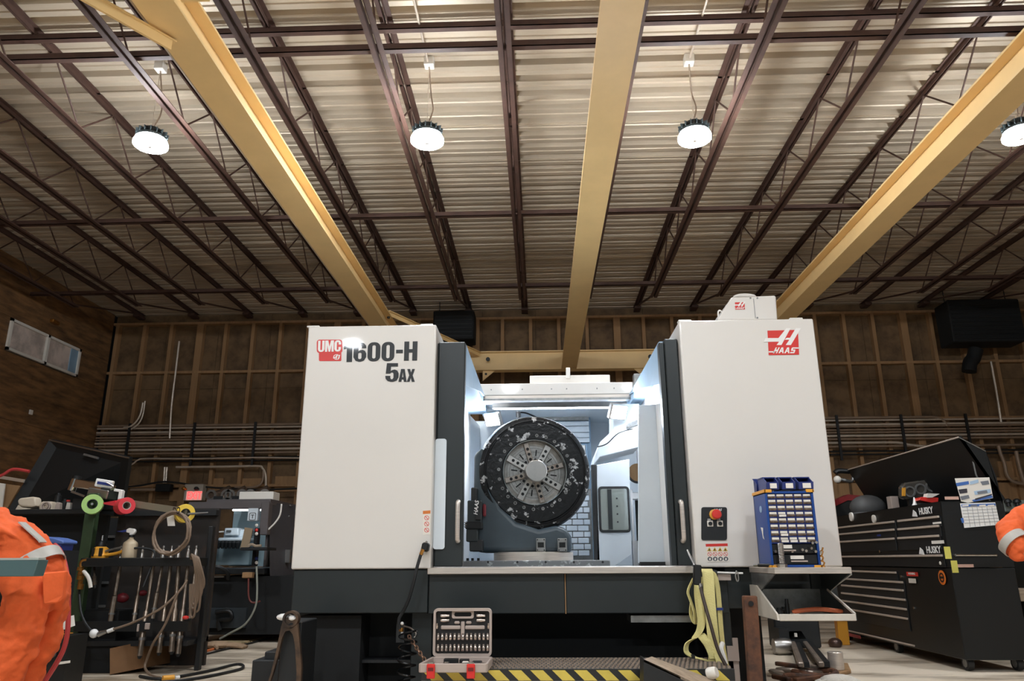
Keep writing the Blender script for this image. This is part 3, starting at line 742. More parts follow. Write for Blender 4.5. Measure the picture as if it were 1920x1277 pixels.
for k in range(8):                                        # radial jaws and the slots between them
    t = PI/8+k*PI/4+.12
    c_ = rp_(.19, t, -.022); R3 = Rm @ Matrix.Rotation(t, 3, 'Z')
    jw = MB().cbox(c_, .2, .05 if k % 2 else .066, .03, R3).build('jaw', JAW if k % 2 else 'satin', rt, bevel=.004)
    for r_ in (.13, .18, .23):
        MB().cyl(rp_(r_, t, -.008), rp_(r_, t, -.005), .015, 10).build('bolt', 'matt', jw)
    t2 = t+PI/8
    MB().cbox(rp_(.19, t2, -.034), .06, .012, .006, Rm @ Matrix.Rotation(t2, 3, 'Z')).build('slot', 'matt', ck)
    MB().cyl(rp_(.125, t2, -.036), rp_(.125, t2, -.031), .014, 10).build('bolt', 'matt', ck)
for r_ in (.15, .2, .235):
    MB().tube([rp_(r_, 2*PI*k/48, -.035) for k in range(48)], .0016, 4, closed=True).build('groove', 'matt', ck)
MB().lathe([(.1, -.035), (.1, .06), (.096, .062), (.096, .066), (.1, .068), (.1, .15), (.094, .155), (0, .155)], ctr+sd*.0, AXN, 32).build('spindle_boss', 'satin', rt)
for k in range(24):                                       # tapped holes in the ring face
    t = 2*PI*k/24+.06
    MB().lathe([(.0155, .0), (.0155, .007), (.0105, .007), (.0105, .001), (0, .001)], rp_(.345, t, .049), AXN, 12).build('ring_bolt', 'dsteel', rg)
for k in range(20):
    t = 2*PI*k/20+.2
    MB().lathe([(.017, .0), (.017, .006), (.011, .006), (.011, .001), (0, .001)], rp_(.503, t, .036), AXN, 10).build('ring_bolt', 'dark', rg)
# saddle housing below and behind the ring
DARKB = mat('dark_blue_grey_casting', (60, 72, 80), .4, var=.15, vscale=4)
pr = [(at(x, y, 7.1).x, at(x, y, 7.1).z) for x, y in ((888, 850), (905, 835), (925, 900), (940, 950), (968, 978), (1010, 992), (1045, 984), (1064, 992), (1072, 1006), (1074, 1036), (892, 1036), (886, 990))]
MB().prism([(x, 7.15, z) for x, z in pr], (0, .75, 0)).build('saddle', DARKB, rt, bevel=.045, seg=4)
for px in (1014, 1054):
    q = at(px, 1022, 7.1); kb = MB().cbox(q+V((0, 0, 0)), .085, .1, .115).build('clamp_block', 'dsteel', rt, bevel=.004)
    MB().cbox(q+V((0, -.052, 0)), .055, .006, .045).build('clamp_pocket', 'matt', kb)
    for dx in (-.03, .03):
        for dz in (-.045, .045): MB().cyl(q+V((dx, -.05, dz)), q+V((dx, -.055, dz)), .006, 8).build('bolt', 'matt', kb)
cc = at(1000, 1036, 7.25)
MB().lathe([(.37, 1.118), (.37, 1.185), (.36, 1.19), (0, 1.19)], (cc.x, 7.35, 0), n=56).build('turntable', 'steel', rt)
tbp = MB().box(-.72, at(1142, 1050, 7.0).x, 6.92, 8.3, 1.056, 1.117).build('table_plate', mat('wet_table_steel', (136, 138, 140), .3, .8, alt=(205, 208, 210), vscale=22, thr=(.55, .66)), rt, bevel=.004)
for px in (915, 970, 1023, 1076, 1130):
    q = at(px, 1054, 6.915); MB().cyl(q, q+V((0, -.008, 0)), .01, 10).build('bolt', 'dark', tbp)
for px in (877, 886, 897):
    q = at(px, 1043, 7.0); MB().cyl(V((q.x, 7.0, 1.117)), V((q.x, 7.0, 1.14)), .012, 8).build('coolant_nozzle', 'matt', tbp)
# motor block on the left of the table
mb_ = thing('tilt_motor', 'stacked dark motor block with lettered side plate beside the big ring', 'motor', at(890, 1030, 7.0))
def pb(x0, y0, x1, y1, Y, dpt, name, mt):
    a, c = at(x0, y1, Y), at(x1, y0, Y); return MB().box(a.x, c.x, Y, Y+dpt, a.z, c.z).build(name, mt, mb_, bevel=.008)
pb(883, 914, 894, 940, 7.02, .3, 'upper_block', 'dark')
sp = pb(876, 938, 902, 980, 6.98, .4, 'motor_housing', 'grey')
pb(890, 938, 903, 976, 6.965, .02, 'name_plate', 'black')
pb(872, 978, 903, 992, 6.96, .4, 'flange', 'matt')
pb(874, 991, 896, 1016, 6.98, .4, 'gear_case', 'grey')
pb(880, 1012, 905, 1034, 6.99, .4, 'foot', 'dark')
q = at(895, 966, 6.962); text('HAAS', 'plate_lettering', q, .05, 'pwhite', mb_, xdir=(.1, 0, 1), up=(-1, 0, .1), bold=.02, shear=.2)
pb(905, 945, 911, 968, 7.1, .1, 'red_badge', mat('dull_red', (120, 30, 40), .5))
for k in range(3): pb(870, 979+4*k, 875, 981+4*k, 6.94, .05, 'port', 'satin')
# ================================================================== back wall services
cz = lambda py: 4.01-(py-783)*.01138
rows = [(783, .026, 'pipe2'), (788, .02, 'pipe'), (796, .024, 'pipe'), (800, .018, 'pipe2'), (806, .02, 'pipe2'), (811, .02, 'pipe2'), (817, .026, 'pipe'), (823, .022, 'pipe2'), (830, .026, 'pipe'), (837, .022, 'pipe2'), (846, .018, 'dark'), (852, .018, 'dark')]
for k, (py, r, mt) in enumerate(rows):
    z = cz(py); xr = XR-.1; yy = 16.27
    pts = [(XL+.05, yy, z), (xr, yy, z)]
    if k == 0: pts = [(XL+.05, yy, z)]+spline([(8.2, yy, z), (8.45, yy, z-.01), (8.6, yy, z-.08), (8.65, yy, z-.2)], 5)
    if k == 8: pts = [(XL+.05, yy, z)]+spline([(7.3, yy, z), (7.6, yy, z-.01), (7.9, yy, z-.07), (8.3, yy, z-.1)], 5)
    tag(MB().tube(pts, r, 8).build('conduit', mt), 'horizontal conduit on the back wall, %s from the top of the bank' % ORD[k], 'conduit', 'conduits banked along the back wall')
for k, x in enumerate([-9, -7.55, -6.2, -4.85, -3.5, 3.6, 5.0, 6.35, 7.7, 9.05, 10.4]):
    tag(MB().box(x-.025, x+.025, 16.205, 16.24, 3.1, 4.06).build('strut_channel', 'dark'), 'dark vertical strut strap over the conduit bank, %s from the left' % ORD[k], 'strut', 'conduit straps')
def wire(name, pts, r, mt, label, cat, k=6, n=8, closed=False):
    return tag(MB().tube(spline(pts, k, closed), r, n, closed=closed).build(name, mt), label, cat)
WY = 16.22
wire('conduit', [at(268, 755, WY), at(264, 775, WY), at(256, 790, WY), at(244, 800, WY), at(232, 802, WY)], .022, 'pipe', 'short bent bright conduit dropping onto the bank beside the plywood corner', 'conduit')
wire('conduit', [at(272, 752, WY), at(268, 778, WY), at(260, 794, WY), at(246, 805, WY)], .018, 'pipe', 'second bent conduit dropping onto the bank beside the plywood corner', 'conduit')
wire('conduit', [at(336, 640, WY), at(329, 700, WY), at(322, 760, WY), at(318, 822, WY)], .022, 'pipe', 'long thin vertical conduit on the dark left part of the back wall', 'conduit')
wire('conduit', [at(1858, 678, WY), at(1862, 700, WY), at(1870, 745, WY), at(1877, 792, WY)], .024, 'pipe', 'thin vertical conduit on the back wall at far right', 'conduit')
wire('conduit', [at(1872, 836, WY), at(1876, 850, WY), at(1883, 868, WY), at(1888, 890, WY), at(1900, 903, WY), at(1922, 908, WY)], .035, 'pipe2', 'thick conduit curving down beside the open tool chest lid', 'conduit')
wire('conduit', [at(1905, 846, WY), at(1910, 870, WY), at(1917, 895, WY), at(1921, 905, WY)], .04, 'pipe2', 'straight thick conduit running down at the right edge', 'conduit')
wire('cable', [at(200, 874, 16.15), at(243, 872, 16.15), at(258, 863, 16.15), at(275, 860, 16.15), at(370, 860, 16.15), at(480, 858, 16.15), at(570, 859, 16.15), at(640, 859, 16.15)], .016, 'pipe', 'pale wavy cable along the back wall above the exit sign', 'cable')
wire('cable', [at(222, 914, 16.1), at(260, 911, 16.1), at(300, 904, 16.1), at(330, 905, 16.1), at(385, 913, 16.1), at(430, 916, 16.1), at(500, 918, 16.1), at(600, 914, 16.1)], .02, 'rubber', 'black cable strung along the wall behind the exit sign', 'cable')
wire('conduit', [at(330, 876, WY), at(420, 875, WY), at(482, 874, WY), at(492, 878, WY), at(498, 892, WY), at(498, 925, WY)], .024, 'pipe', 'bright conduit bending down behind the smaller machine', 'conduit')
wire('conduit', [at(494, 880, WY), at(493, 898, WY), at(486, 910, WY), at(470, 914, WY), at(440, 914, WY)], .024, 'pipe2', 'dull conduit elbow inside the bright bent conduit', 'conduit')
for k, px in enumerate((309, 313)):
    tag(MB().tube([at(px, 876, WY), at(px-2, 906, WY)], .022, 8).build('conduit', 'pipe'), 'short upright conduit over the black box left of the exit sign, %s of the pair' % ('left', 'right')[k], 'conduit')
q = at(308, 915, 16.2); tag(MB().cbox(q, .32, .16, .16).build('junction_box', 'matt', bevel=.01), 'black electrical box on the wall left of the exit sign', 'junction box')
tag(MB().bar(at(245, 918, 16.2), at(300, 918, 16.2), .05, .05).build('conduit', 'pipe2'), 'short horizontal pipe entering the black electrical box', 'conduit')
# pale boards between the studs low on the wall
for k, (x0, x1, y0, y1) in enumerate(((318, 344, 918, 940), (390, 420, 897, 925), (450, 492, 897, 918), (515, 560, 893, 922), (1560, 1590, 905, 935), (1600, 1632, 905, 940), (1880, 1920, 905, 960), (1875, 1905, 865, 900))):
    a, c = at(x0, y1, YB-.02), at(x1, y0, YB-.02)
    MB().box(a.x, c.x, YB-.05, YB-.002, a.z, c.z).build('blocking_board', 'stud', wb)
# dark unit heaters hung under the roof by the back wall
def heater(x0, x1, z0, z1, Y, label):
    t = thing('unit_heater', label, 'heater', ((x0+x1)/2, Y, z0), 'unit heaters')
    MB().box(x0, x1, Y, Y+.55, z0, z1).build('casing', 'matt', t, bevel=.02)
    n = int((z1-z0-.1)/.09)
    for k in range(n):
        MB().box(x0+.05, x1-.05, Y-.02, Y+.005, z0+.06+k*.09, z0+.075+k*.09).build('louvre', 'dark', t)
    for x in (x0+.1, x1-.1): MB().tube([(x, Y+.28, z1-.01), (x, Y+.28, ZR)], .01, 6).build('hanger_rod', 'dark', t)
    return t
heater(8.62, 10.1, 5.42, 6.34, 15.4, 'large dark unit heater hanging at far right under the roof')
heater(-2.26, -1.37, 5.7, 6.35, 15.6, 'small dark unit heater hanging behind the left cabinet')
t = thing('flue_pipe', 'dark flue pipe dropping from the heater at far right', 'pipe', at(1818, 700, 15.7))
MB().tube(spline([at(1830, 655, 15.7), at(1825, 672, 15.7), at(1819, 680, 15.7), at(1817, 697, 15.7)], 4), .14, 12).build('pipe', 'matt', t)
# exit sign
a, c = at(345, 939, 16.0), at(383, 908, 16.0)
ex = thing('exit_sign', 'beige exit sign box with glowing red letters on the back wall', 'sign', ((a.x+c.x)/2, 16.0, a.z))
MB().box(a.x, c.x, 15.95, 16.15, a.z, c.z).build('box', mat('beige_plastic', (176, 168, 154), .5), ex, bevel=.01)
q0, q1 = at(348, 938, 15.94), at(379, 921, 15.94)
MB().box(q0.x, q1.x, 15.942, 15.952, q0.z, q1.z).build('face', mat('pale_pink_face', (236, 170, 160), .5, emit=.25), ex)
text('EXIT', 'letters', (q0.x+.02, 15.938, q0.z+.03), .21, mat('red_glow', (255, 60, 60), .5, emit=1.6), ex, bold=.01, sx=.72)
for px, mt in ((345, 'brass'), (368, 'dark')):
    q = at(px, 916, 15.9); MB().sphere(q, .05, .05, .04).cyl(q, q+V((.03, .06, -.01)), .02, 8).build('emergency_lamp', mt, ex)
MB().box(a.x+.05, c.x-.05, 16.1, 16.36, a.z+.1, a.z+.2).build('mounting_arm', 'dark', ex)

# ================================================================== smaller mill at the back left
YM = 11.4
ml = thing('small_mill', 'smaller dark grey milling machine with an open lit enclosure, left of the white cabinet', 'machine', at(450, 1190, 12.2)*1.0)
MG = mat('warm_charcoal_paint', (94, 88, 88), .45, var=.1)
def mbx(x0, y0, x1, y1, Y, dpt, name, mt, bev=.008):
    a, c = at(x0, y1, Y), at(x1, y0, Y)
    return MB().box(a.x, c.x, Y, Y+dpt, a.z, c.z).build(name, mt, ml, bevel=bev)
mbx(352, 940, 505, 955, YM, .12, 'top_rail', MG)
mbx(485, 942, 505, 1003, YM-.06, .16, 'head_panel', MG)
fl = at(378, 1064, YM); fr = at(486, 948, YM)
XW0, XW1, ZW0, ZW1 = fl.x, fr.x+.1, fl.z, fr.z
LB = mat('pale_green_blue_enamel', (176, 200, 208), .45)
DB = mat('deep_blue_enamel', (64, 104, 128), .5)
MB().box(XW0-.2, XW1+.2, 12.9, 12.95, ZW0, ZW1+.1).build('enclosure_back', LB, ml)
MB().prism([(XW0-.02, YM+.1, ZW0), (at(410, 1000, 12.9).x, 12.9, ZW0), (at(410, 1000, 12.9).x, 12.9, ZW1), (XW0-.02, YM+.1, ZW1)], (-.02, 0, 0)).build('enclosure_side', DB, ml)
MB().box(XW1, XW1+.03, YM+.1, 12.9, ZW0, ZW1).build('enclosure_side', MG, ml)
MB().box(XW0-.05, XW1+.05, YM+.05, 12.95, ZW1+.02, ZW1+.1).build('enclosure_roof', MG, ml)
MB().box(XW0-.05, XW1+.05, YM, 12.95, ZW0-.1, ZW0-.01).build('enclosure_sill', 'dark', ml, bevel=.01)
q = (XW0+XW1)/2
MB().box(q-.2, q+.35, YM+.35, YM+.42, ZW1-.05, ZW1-.02).build('strip_lamp', mat('strip_lamp_lens', (235, 245, 250), .3, emit=14), ml)
# spindle head and tool carousel
hd = mbx(418, 993, 460, 1010, 12.2, .35, 'carousel_cover', 'blueint', .02)
mbx(420, 990, 447, 1004, 12.1, .25, 'spindle_head', 'blueint', .01)
mbx(424, 994, 433, 998, 12.08, .02, 'display', 'dsteel', .0)
for k in range(6):
    q = at(411+7*k, 1014, 12.1); MB().lathe([(.03, 0), (.045, -.03), (.03, -.09), (.02, -.12)], q, n=10).build('tool_holder', 'matt', ml)
mbx(408, 1008, 460, 1015, 12.08, .4, 'carousel', 'blueint', .015)
mbx(402, 1016, 470, 1060, 12.6, .2, 'splash_panel', LB)
mbx(448, 995, 470, 1004, 12.3, .2, 'way_slat', 'satin')
MB().tube(spline([at(390, 1001, 12.1), at(405, 998, 12.1), at(420, 997, 12.15)], 4), .012, 6).build('coolant_line', 'paper', ml)
tl = mbx(463, 953, 484, 977, YM-.02, .1, 'white_box', 'blueint', .006)
q = at(470, 972, YM-.03); text('T', 'box_mark', (q.x, YM-.024, q.z), .075, 'ink', ml, bold=.02)
T = frame((0, YM-.0225, 0)); c_ = at(473.5, 968.5, YM-.0225)
fill([rrect(c_.x-.05, c_.z-.055, c_.x+.05, c_.z+.055, .02), rrect(c_.x-.042, c_.z-.047, c_.x+.042, c_.z+.047, .014)], 'box_mark_ring', T, 'ink', ml)
# control pendant and shelf
mbx(471, 990, 484, 1062, YM-.15, .12, 'pendant_arm', 'black')
MB().bar(at(467, 990, YM-.2), at(458, 1030, YM-.2), .12, .02, (0, 1, 0)).build('pendant_screen', mat('tan_edge', (150, 130, 105), .5), ml)
mbx(450, 1026, 501, 1032, YM-.45, .4, 'pendant_shelf', 'dark')
MB().tube(spline([at(465, 1025, YM-.3), at(472, 1021, YM-.3), at(480, 1024, YM-.3), at(490, 1023, YM-.3)], 4), .02, 6).build('glove', 'wood', ml)
mbx(453, 1073, 473, 1084, YM-.2, .1, 'tray', 'stud')
for py, mt in ((985, 'paper'), (994, 'red'), (1001, 'paper'), (1047, 'dblue'), (1055, 'paper')):
    q = at(481, py, YM-.17); MB().sphere(q, .025, .02, .025, 10).build('knob', mt, ml)
# right flank going back
SD = mat('charcoal_flank', (76, 76, 80), .45, var=.1)
MB().prism([at(505, 942, YM+.1), at(506, 1082, YM+.1), at(550, 1080, YM+.9), at(552, 948, YM+.9)], (0, .03, 0)).build('flank_panel', SD, ml)
for py in (948, 968, 990, 1010, 1035, 1056):
    for px in (536, 546): 
        q = at(px-(py-948)*.12, py, YM+.75); MB().cyl(q, q+V((0, -.05, 0)), .012, 8).build('screw', 'satin', ml)
mbx(532, 1030, 545, 1056, YM+.6, .05, 'flank_window', 'satin')
mbx(370, 1080, 552, 1190, YM+.1, 1.8, 'base', 'matt', .0)
mbx(384, 1140, 462, 1178, YM+.05, .06, 'access_panel', mat('blue_grey_panel', (44, 50, 54), .6), .004)
MB().tube(spline([at(404, 1148, YM), at(430, 1146, YM), at(433, 1160, YM), at(410, 1164, YM), at(412, 1182, YM)], 4), .03, 8).build('drain_pipe', 'black', ml)
MB().tube(spline([at(378, 1068, YM), at(384, 1063, YM-.1), at(405, 1063, YM-.2), at(425, 1072, YM-.1), at(428, 1085, YM)], 5), .03, 8).build('coolant_hose', 'rubber', ml)
mbx(386, 1080, 420, 1083, YM-.05, .06, 'handrail', 'satin')
# cables hanging on the mill
wire('air_line', [at(481, 1062, YM-.3), at(482, 1110, YM-.3), at(478, 1140, YM-.3), at(460, 1170, YM-.3), at(430, 1188, YM-.3), at(412, 1198, YM-.3)], .014, mat('grey_green_tube', (150, 152, 140), .5), 'thin grey air line hanging from the smaller mill to the floor', 'hose')
wire('air_line', [at(528, 945, YM), at(525, 965, YM), at(516, 980, YM), at(503, 993, YM)], .013, 'paper', 'short white air line looping beside the head panel of the smaller mill', 'hose')
wire('air_line', [at(466, 1085, YM-.2), at(466, 1115, YM-.2), at(470, 1128, YM-.2), at(478, 1130, YM-.2), at(488, 1127, YM-.2)], .012, mat('red_cord', (120, 60, 54), .5), 'reddish cord dangling under the shelf of the smaller mill', 'hose')
# castings on the roof of the small mill
OILY = mat('oily_casting', (96, 80, 68), .35, .7, var=.3, vscale=14)
zt = at(430, 940, 11.9).z
def casting(px, w_, lab):
    q = at(px, 940, 11.9); x = q.x; t = thing('machine_casting', lab, 'casting', (x, 11.9, zt))
    MB().box(x-w_/2, x+w_/2, 11.8, 12.05, zt, zt+.15).build('body', OILY, t, bevel=.03, seg=2)
    for dx in (-w_*.33, w_*.3):
        MB().lathe([(.085, -.03), (.085, 0), (.05, .0), (.05, -.03)], (x+dx, 11.78, zt+.09), (0, -1, 0), 16).build('bore_ring', 'satin', t)
    MB().box(x-w_*.2, x+w_*.18, 11.77, 11.8, zt+.02, zt+.07).build('slot', 'matt', t)
    MB().cyl((x-w_*.3, 11.9, zt+.1), (x+w_*.32, 11.9, zt+.2), .05, 12).build('lug', OILY, t)
casting(415, .38, 'oily cast part with round bores on the smaller mill, nearest the exit sign')
casting(447, .3, 'oily cast part in the middle of the row on the smaller mill')
casting(487, .36, 'oily cast part on the smaller mill nearest the white cabinet')
a = at(482, 938, 11.7); tag(MB().box(a.x-.25, a.x+.28, 11.6, 11.9, zt-.01, zt+.12).build('storage_box', 'paper', bevel=.01), 'flat white box on top of the smaller mill', 'box')

# ================================================================== black tool rack on the left
YK = 8.4
rk = thing('tool_rack', 'black steel rack with a green post and a bar of hanging tools', 'rack', atz(250, 1240, 0))
def kbx(x0, y0, x1, y1, Y, dpt, name, mt, bev=.006, par=None):
    a, c = at(x0, y1, Y), at(x1, y0, Y)
    return MB().box(a.x, c.x, Y, Y+dpt, a.z, c.z).build(name, mt, par or rk, bevel=bev)
p0, p1 = at(158, 925, YK), at(148, 1240, YK)
gx = (p0.x+p1.x)/2
MB().box(gx-.07, gx+.05, YK+.0, YK+.09, 0, at(158, 925, YK).z).build('post', 'green', rk, bevel=.006)
xr_ = at(366, 1050, YK).x
MB().box(xr_-.0, xr_+.05, YK+.25, YK+.33, 0, at(366, 985, YK).z).build('post', 'dark', rk, bevel=.006)
zbar = at(260, 1046, YK).z; zbar0 = at(260, 1062, YK).z
MB().box(gx+.02, xr_+.03, YK-.1, YK+.25, zbar0, zbar).build('holder_bar', 'black', rk, bevel=.006)
MB().box(gx+.04, xr_, YK+.5, YK+.55, .02, 1.72).build('back_panel', mat('grimy_black_sheet', (40, 36, 33), .6, alt=(78, 56, 42), vscale=3, thr=(.5, .8)), rk)
MB().box(gx+.04, xr_, YK+.02, YK+.55, 0.27, .32).build('lower_shelf', 'dark', rk)
MB().box(gx+.03, xr_+.02, YK-.05, YK+.03, .42, .52).build('lower_rail', 'black', rk)
zsh = at(100, 956, YK+.2).z
MB().box(at(40, 956, YK+.2).x-.6, gx, YK+.1, YK+.7, zsh-.05, zsh).build('side_shelf', 'dark', rk, bevel=.006)
MB().box(at(40, 956, YK+.2).x-.6, gx-.05, YK+.45, YK+.5, .2, zsh-.05).build('side_panel', 'matt', rk)
MB().box(gx+.03, xr_, YK+.42, YK+.5, zsh-.06, zsh+.0).build('top_rail', 'dark', rk)
MB().box(gx-.4, at(206, 1230, YK).x, YK+.06, YK+.5, 0, .62).build('dark_base_box', 'matt', rk, bevel=.006)  # dark box added to fill in the foot of the rack
# lower wooden crate and brown carton on the shelf
tag(MB().prism([at(206, 1216, 8.3), at(270, 1202, 8.5), at(270, 1252, 8.5), at(206, 1265, 8.3)], (.1, .45, 0)).build('carton', mat('brown_carton', (120, 86, 54), .8, var=.15)), 'brown carton at the foot of the tool rack', 'box')
# hanging boring bars
BAR = mat('used_tool_steel', (150, 136, 122), .34, .9, var=.35, vscale=16)
rods = [(177, 1061, 178, 1098, .011), (225, 1062, 206, 1172, .016), (266, 1062, 250, 1172, .013), (287, 1062, 262, 1230, .017), (304, 1060, 286, 1160, .013), (320, 1060, 298, 1224, .016), (335, 1062, 322, 1222, .018), (352, 1062, 334, 1226, .016), (367, 1062, 356, 1160, .014)]
for k, (x0, y0, x1, y1, r) in enumerate(rods):
    r *= 1.45
    a, c = at(x0, y0, YK+.06), at(x1, y1, YK-.02); d = (c-a)
    a = V((a.x, a.y, zbar0)); c.z = max(c.z, .03); d = c-a
    up_ = a-d*(.18/d.length)
    t = thing('boring_bar', 'long steel tool hanging in the black rack bar, %s from the green post' % ORD[k], 'tool', c, 'bars hanging in the tool rack')
    MB().tube([a, a.lerp(c, .5), a.lerp(c, .52), c], [r*.8, r*.8, r*1.25, r*1.15], 10).build('shank', BAR, t)
    MB().tube([a.lerp(c, .8), a.lerp(c, .83)], r*1.45, 10).build('collar', 'dsteel', t)
    MB().tube([c, c+d.normalized()*.03], [r*1.1, r*.5], 10).build('cutter', 'dark', t)
    if k > 0:
        MB().lathe([(.026, 0), (.018, .08), (.011, .09), (.011, .1), (.015, .105), (.013, .125), (0, .13)], (up_.x, YK+.05, zbar), n=14).build('taper', 'satin', t)
# spray bottle on the bar
q = at(246, 1046, YK+.05); bz = zbar
t = thing('spray_bottle', 'beige spray bottle with a white and blue trigger on the tool rack', 'bottle', (q.x, YK+.05, bz))
MB().lathe([(.072, 0), (.076, .01), (.076, .14), (.07, .16), (.03, .195), (.024, .2), (.024, .225)], (q.x, YK+.0, bz), n=24).build('bottle', mat('beige_bottle', (196, 178, 150), .45), t)
MB().lathe([(.03, .215), (.03, .24)], (q.x, YK, bz), n=16).build('collar', 'black', t)
MB().prism([(q.x+.02, YK-.02, bz+.24), (q.x+.045, YK-.02, bz+.275), (q.x+.03, YK-.02, bz+.305), (q.x-.03, YK-.02, bz+.315), (q.x-.06, YK-.02, bz+.3), (q.x-.06, YK-.02, bz+.27), (q.x-.02, YK-.02, bz+.26), (q.x-.02, YK-.02, bz+.235)], (0, .04, 0)).build('head', 'pwhite', t, bevel=.006)
MB().prism([(q.x-.05, YK-.012, bz+.30), (q.x-.13, YK-.012, bz+.285), (q.x-.17, YK-.012, bz+.28), (q.x-.11, YK-.012, bz+.27), (q.x-.05, YK-.012, bz+.275)], (0, .025, 0)).build('trigger', 'dblue', t, bevel=.003)
# yellow bodied tool lying beside it
q = at(184, 1046, YK)
t = thing('crimping_tool', 'yellow and black hand tool with a long yellow handle on the tool rack', 'tool', (q.x, YK, bz))
MB().lathe([(.085, 0), (.09, .03), (.08, .05), (.08, .1), (.05, .12)], (q.x, YK+.03, bz), n=20).build('body', 'gold', t)
for dx in (-.035, .045): MB().box(q.x+dx-.014, q.x+dx+.014, YK-.06, YK-.03, bz+.02, bz+.105).build('band', 'black', t)
MB().sphere((q.x, YK+.03, bz+.13), .05, .05, .06).build('dome', 'black', t)
MB().lathe([(.012, .18), (.008, .24)], (q.x, YK+.03, bz), n=8).build('stem', 'satin', t)
MB().tube(spline([(q.x+.07, YK, bz+.03), (q.x+.2, YK-.02, bz+.045), (q.x+.32, YK-.03, bz+.085), (q.x+.38, YK-.03, bz+.1)], 5), [.018]*15+[.014], 8).build('handle', 'gold', t)
MB().tube(spline([(q.x+.07, YK, bz+.07), (q.x+.2, YK-.02, bz+.1), (q.x+.34, YK-.03, bz+.12)], 5), .012, 8).build('lever', 'dsteel', t)
wire('cable', [(q.x+.38, YK-.03, bz+.1), (q.x+.5, YK-.03, bz+.1), (q.x+.62, YK-.03, bz+.07), (q.x+.64, YK-.05, bz-.03), (q.x+.6, YK-.12, bz-.3)], .012, 'rubber', 'black cable leaving the yellow hand tool', 'cable')
# rolls of tape on spikes
def roll(px, py, Y, R_, wd, mt, mt2, ang, lab):
    q = at(px, py, Y); d = V((math.sin(ang), -math.cos(ang), 0))
    t = thing('tape_roll', lab, 'tape', q, 'rolls of tape on the rack')
    MB().lathe([(R_*.5, 0), (R_, 0), (R_, wd), (R_*.5, wd), (R_*.5, 0)], q-d*wd*.5, d, 28, cap=False).build('tape', mt, t, bevel=.002)
    MB().lathe([(R_*.5, .002), (R_*.5, wd-.002), (R_*.42, wd-.002), (R_*.42, .002), (R_*.5, .002)], q-d*wd*.5, d, 24, cap=False).build('core', mt2, t)
    return q, d, t
GT = mat('light_green_tape', (166, 204, 120), .5); RT = mat('red_tape', (214, 56, 66), .5); YT = mat('caution_tape', (232, 196, 70), .5)
q, d, t = roll(174, 946, YK-.1, .105, .13, GT, 'black', .45, 'light green roll of tape hung at the top of the green post')
MB().cyl(q-d*.3, q+d*.09, .014, 8).build('spike', 'dsteel', t)
q, d, t = roll(233, 949, YK-.1, .088, .2, RT, 'case', .75, 'crumpled red roll of tape on the grey bar')
MB().prism([q+V((-.1, -.02, .06)), q+V((-.26, .0, .035)), q+V((-.22, .0, .02)), q+V((-.09, -.02, .0))], (0, .02, 0)).build('loose_end', RT, t)
q, d, t = roll(346, 963, YK-.1, .098, .13, YT, 'black', .6, 'yellow caution tape roll with black lettering on the end of the grey bar')
text('DO', 'lettering', q+V((-.095, -.085, -.01)), .1, 'ink', t, xdir=(.75, -.55, 0), bold=.02)
MB().prism([q+V((-.09, .02, .07)), q+V((-.26, .05, .09)), q+V((-.14, .02, -.06)), q+V((-.09, 0, .02))], (0, .012, 0)).build('paper_tail', 'paper', t)
MB().prism([q+V((-.2, .0, .0)), q+V((-.12, .0, .0)), q+V((-.09, .0, -.13)), q+V((-.17, .0, -.13))], (0, .006, 0)).build('paper_tail', 'paper', t)
a, c = at(246, 944, YK+.0), at(352, 960, YK-.12)
tag(MB().bar(a, c, .05, .07).build('flat_bar', mat('grey_green_bar', (140, 132, 112), .5, .4)), 'grey flat bar carrying the red and yellow tape rolls', 'bar')
tag(MB().cyl(at(352, 964, YK-.12), at(390, 961, YK-.12), .014, 8, .006).build('spike', 'dsteel'), 'pointed steel spike through the caution tape roll', 'spike')
# coil of tan hose on the rack end and loose hoses
q = at(326, 1000, YK-.16)
pts = []
for k in range(64):
    t_ = 2*PI*k/21.3; rr = .19+.012*math.sin(k*.7); pts.append(q+V((rr*math.cos(t_), -.03-.0008*k, rr*1.12*math.sin(t_)+.0)))
tag(MB().tube(pts, .013, 8).build('hose_coil', 'hoseT'), 'coil of tan hose hung on the end of the tool rack', 'hose')
for k in range(6):
    x = 362+2.2*k; y1 = (1150, 1135, 1128, 1140, 1118, 1105)[k]
    wire('hose_loop', [at(358+k, 1048, YK-.13), at(x-2, 1040+k, YK-.2), at(x+3, 1060, YK-.22), at(x+5+k, 1090, YK-.2), at(x+3+k*.6, y1, YK-.18), at(x-5, y1+2, YK-.16), at(x-6, 1095, YK-.15)], .011, 'hoseT', 'tan hose strand looped over the right end of the rack bar, %s from the left' % ORD[k], 'hose')
wire('air_hose', [at(351, 1088, YK-.2), at(335, 1110, YK-.25), at(300, 1142, YK-.3), at(250, 1167, YK-.3), at(212, 1180, YK-.3), at(186, 1186, YK-.3)], .012, 'hoseT', 'tan air hose sagging across the hanging tools', 'hose')
t = thing('hose_coupling', 'white and steel coupling on the end of the tan air hose', 'coupling', at(185, 1189, YK-.3))
MB().tube([at(213, 1180, YK-.3), at(202, 1184, YK-.3)], .02, 10).build('ferrule', 'pwhite', t)
MB().tube([at(200, 1184, YK-.3), at(184, 1190, YK-.3)], [.018, .026], 10).build('body', 'satin', t)
MB().sphere(at(176, 1188, YK-.3), .045, .04, .045).build('nipple', 'pwhite', t)
wire('air_hose', [at(172, 1184, YK-.3), at(160, 1168, YK-.25), at(152, 1148, YK-.2), at(149, 1120, YK-.1), at(149, 1105, YK-.06)], .012, 'rubber', 'black hose from the brass manifold to the white coupling', 'hose')
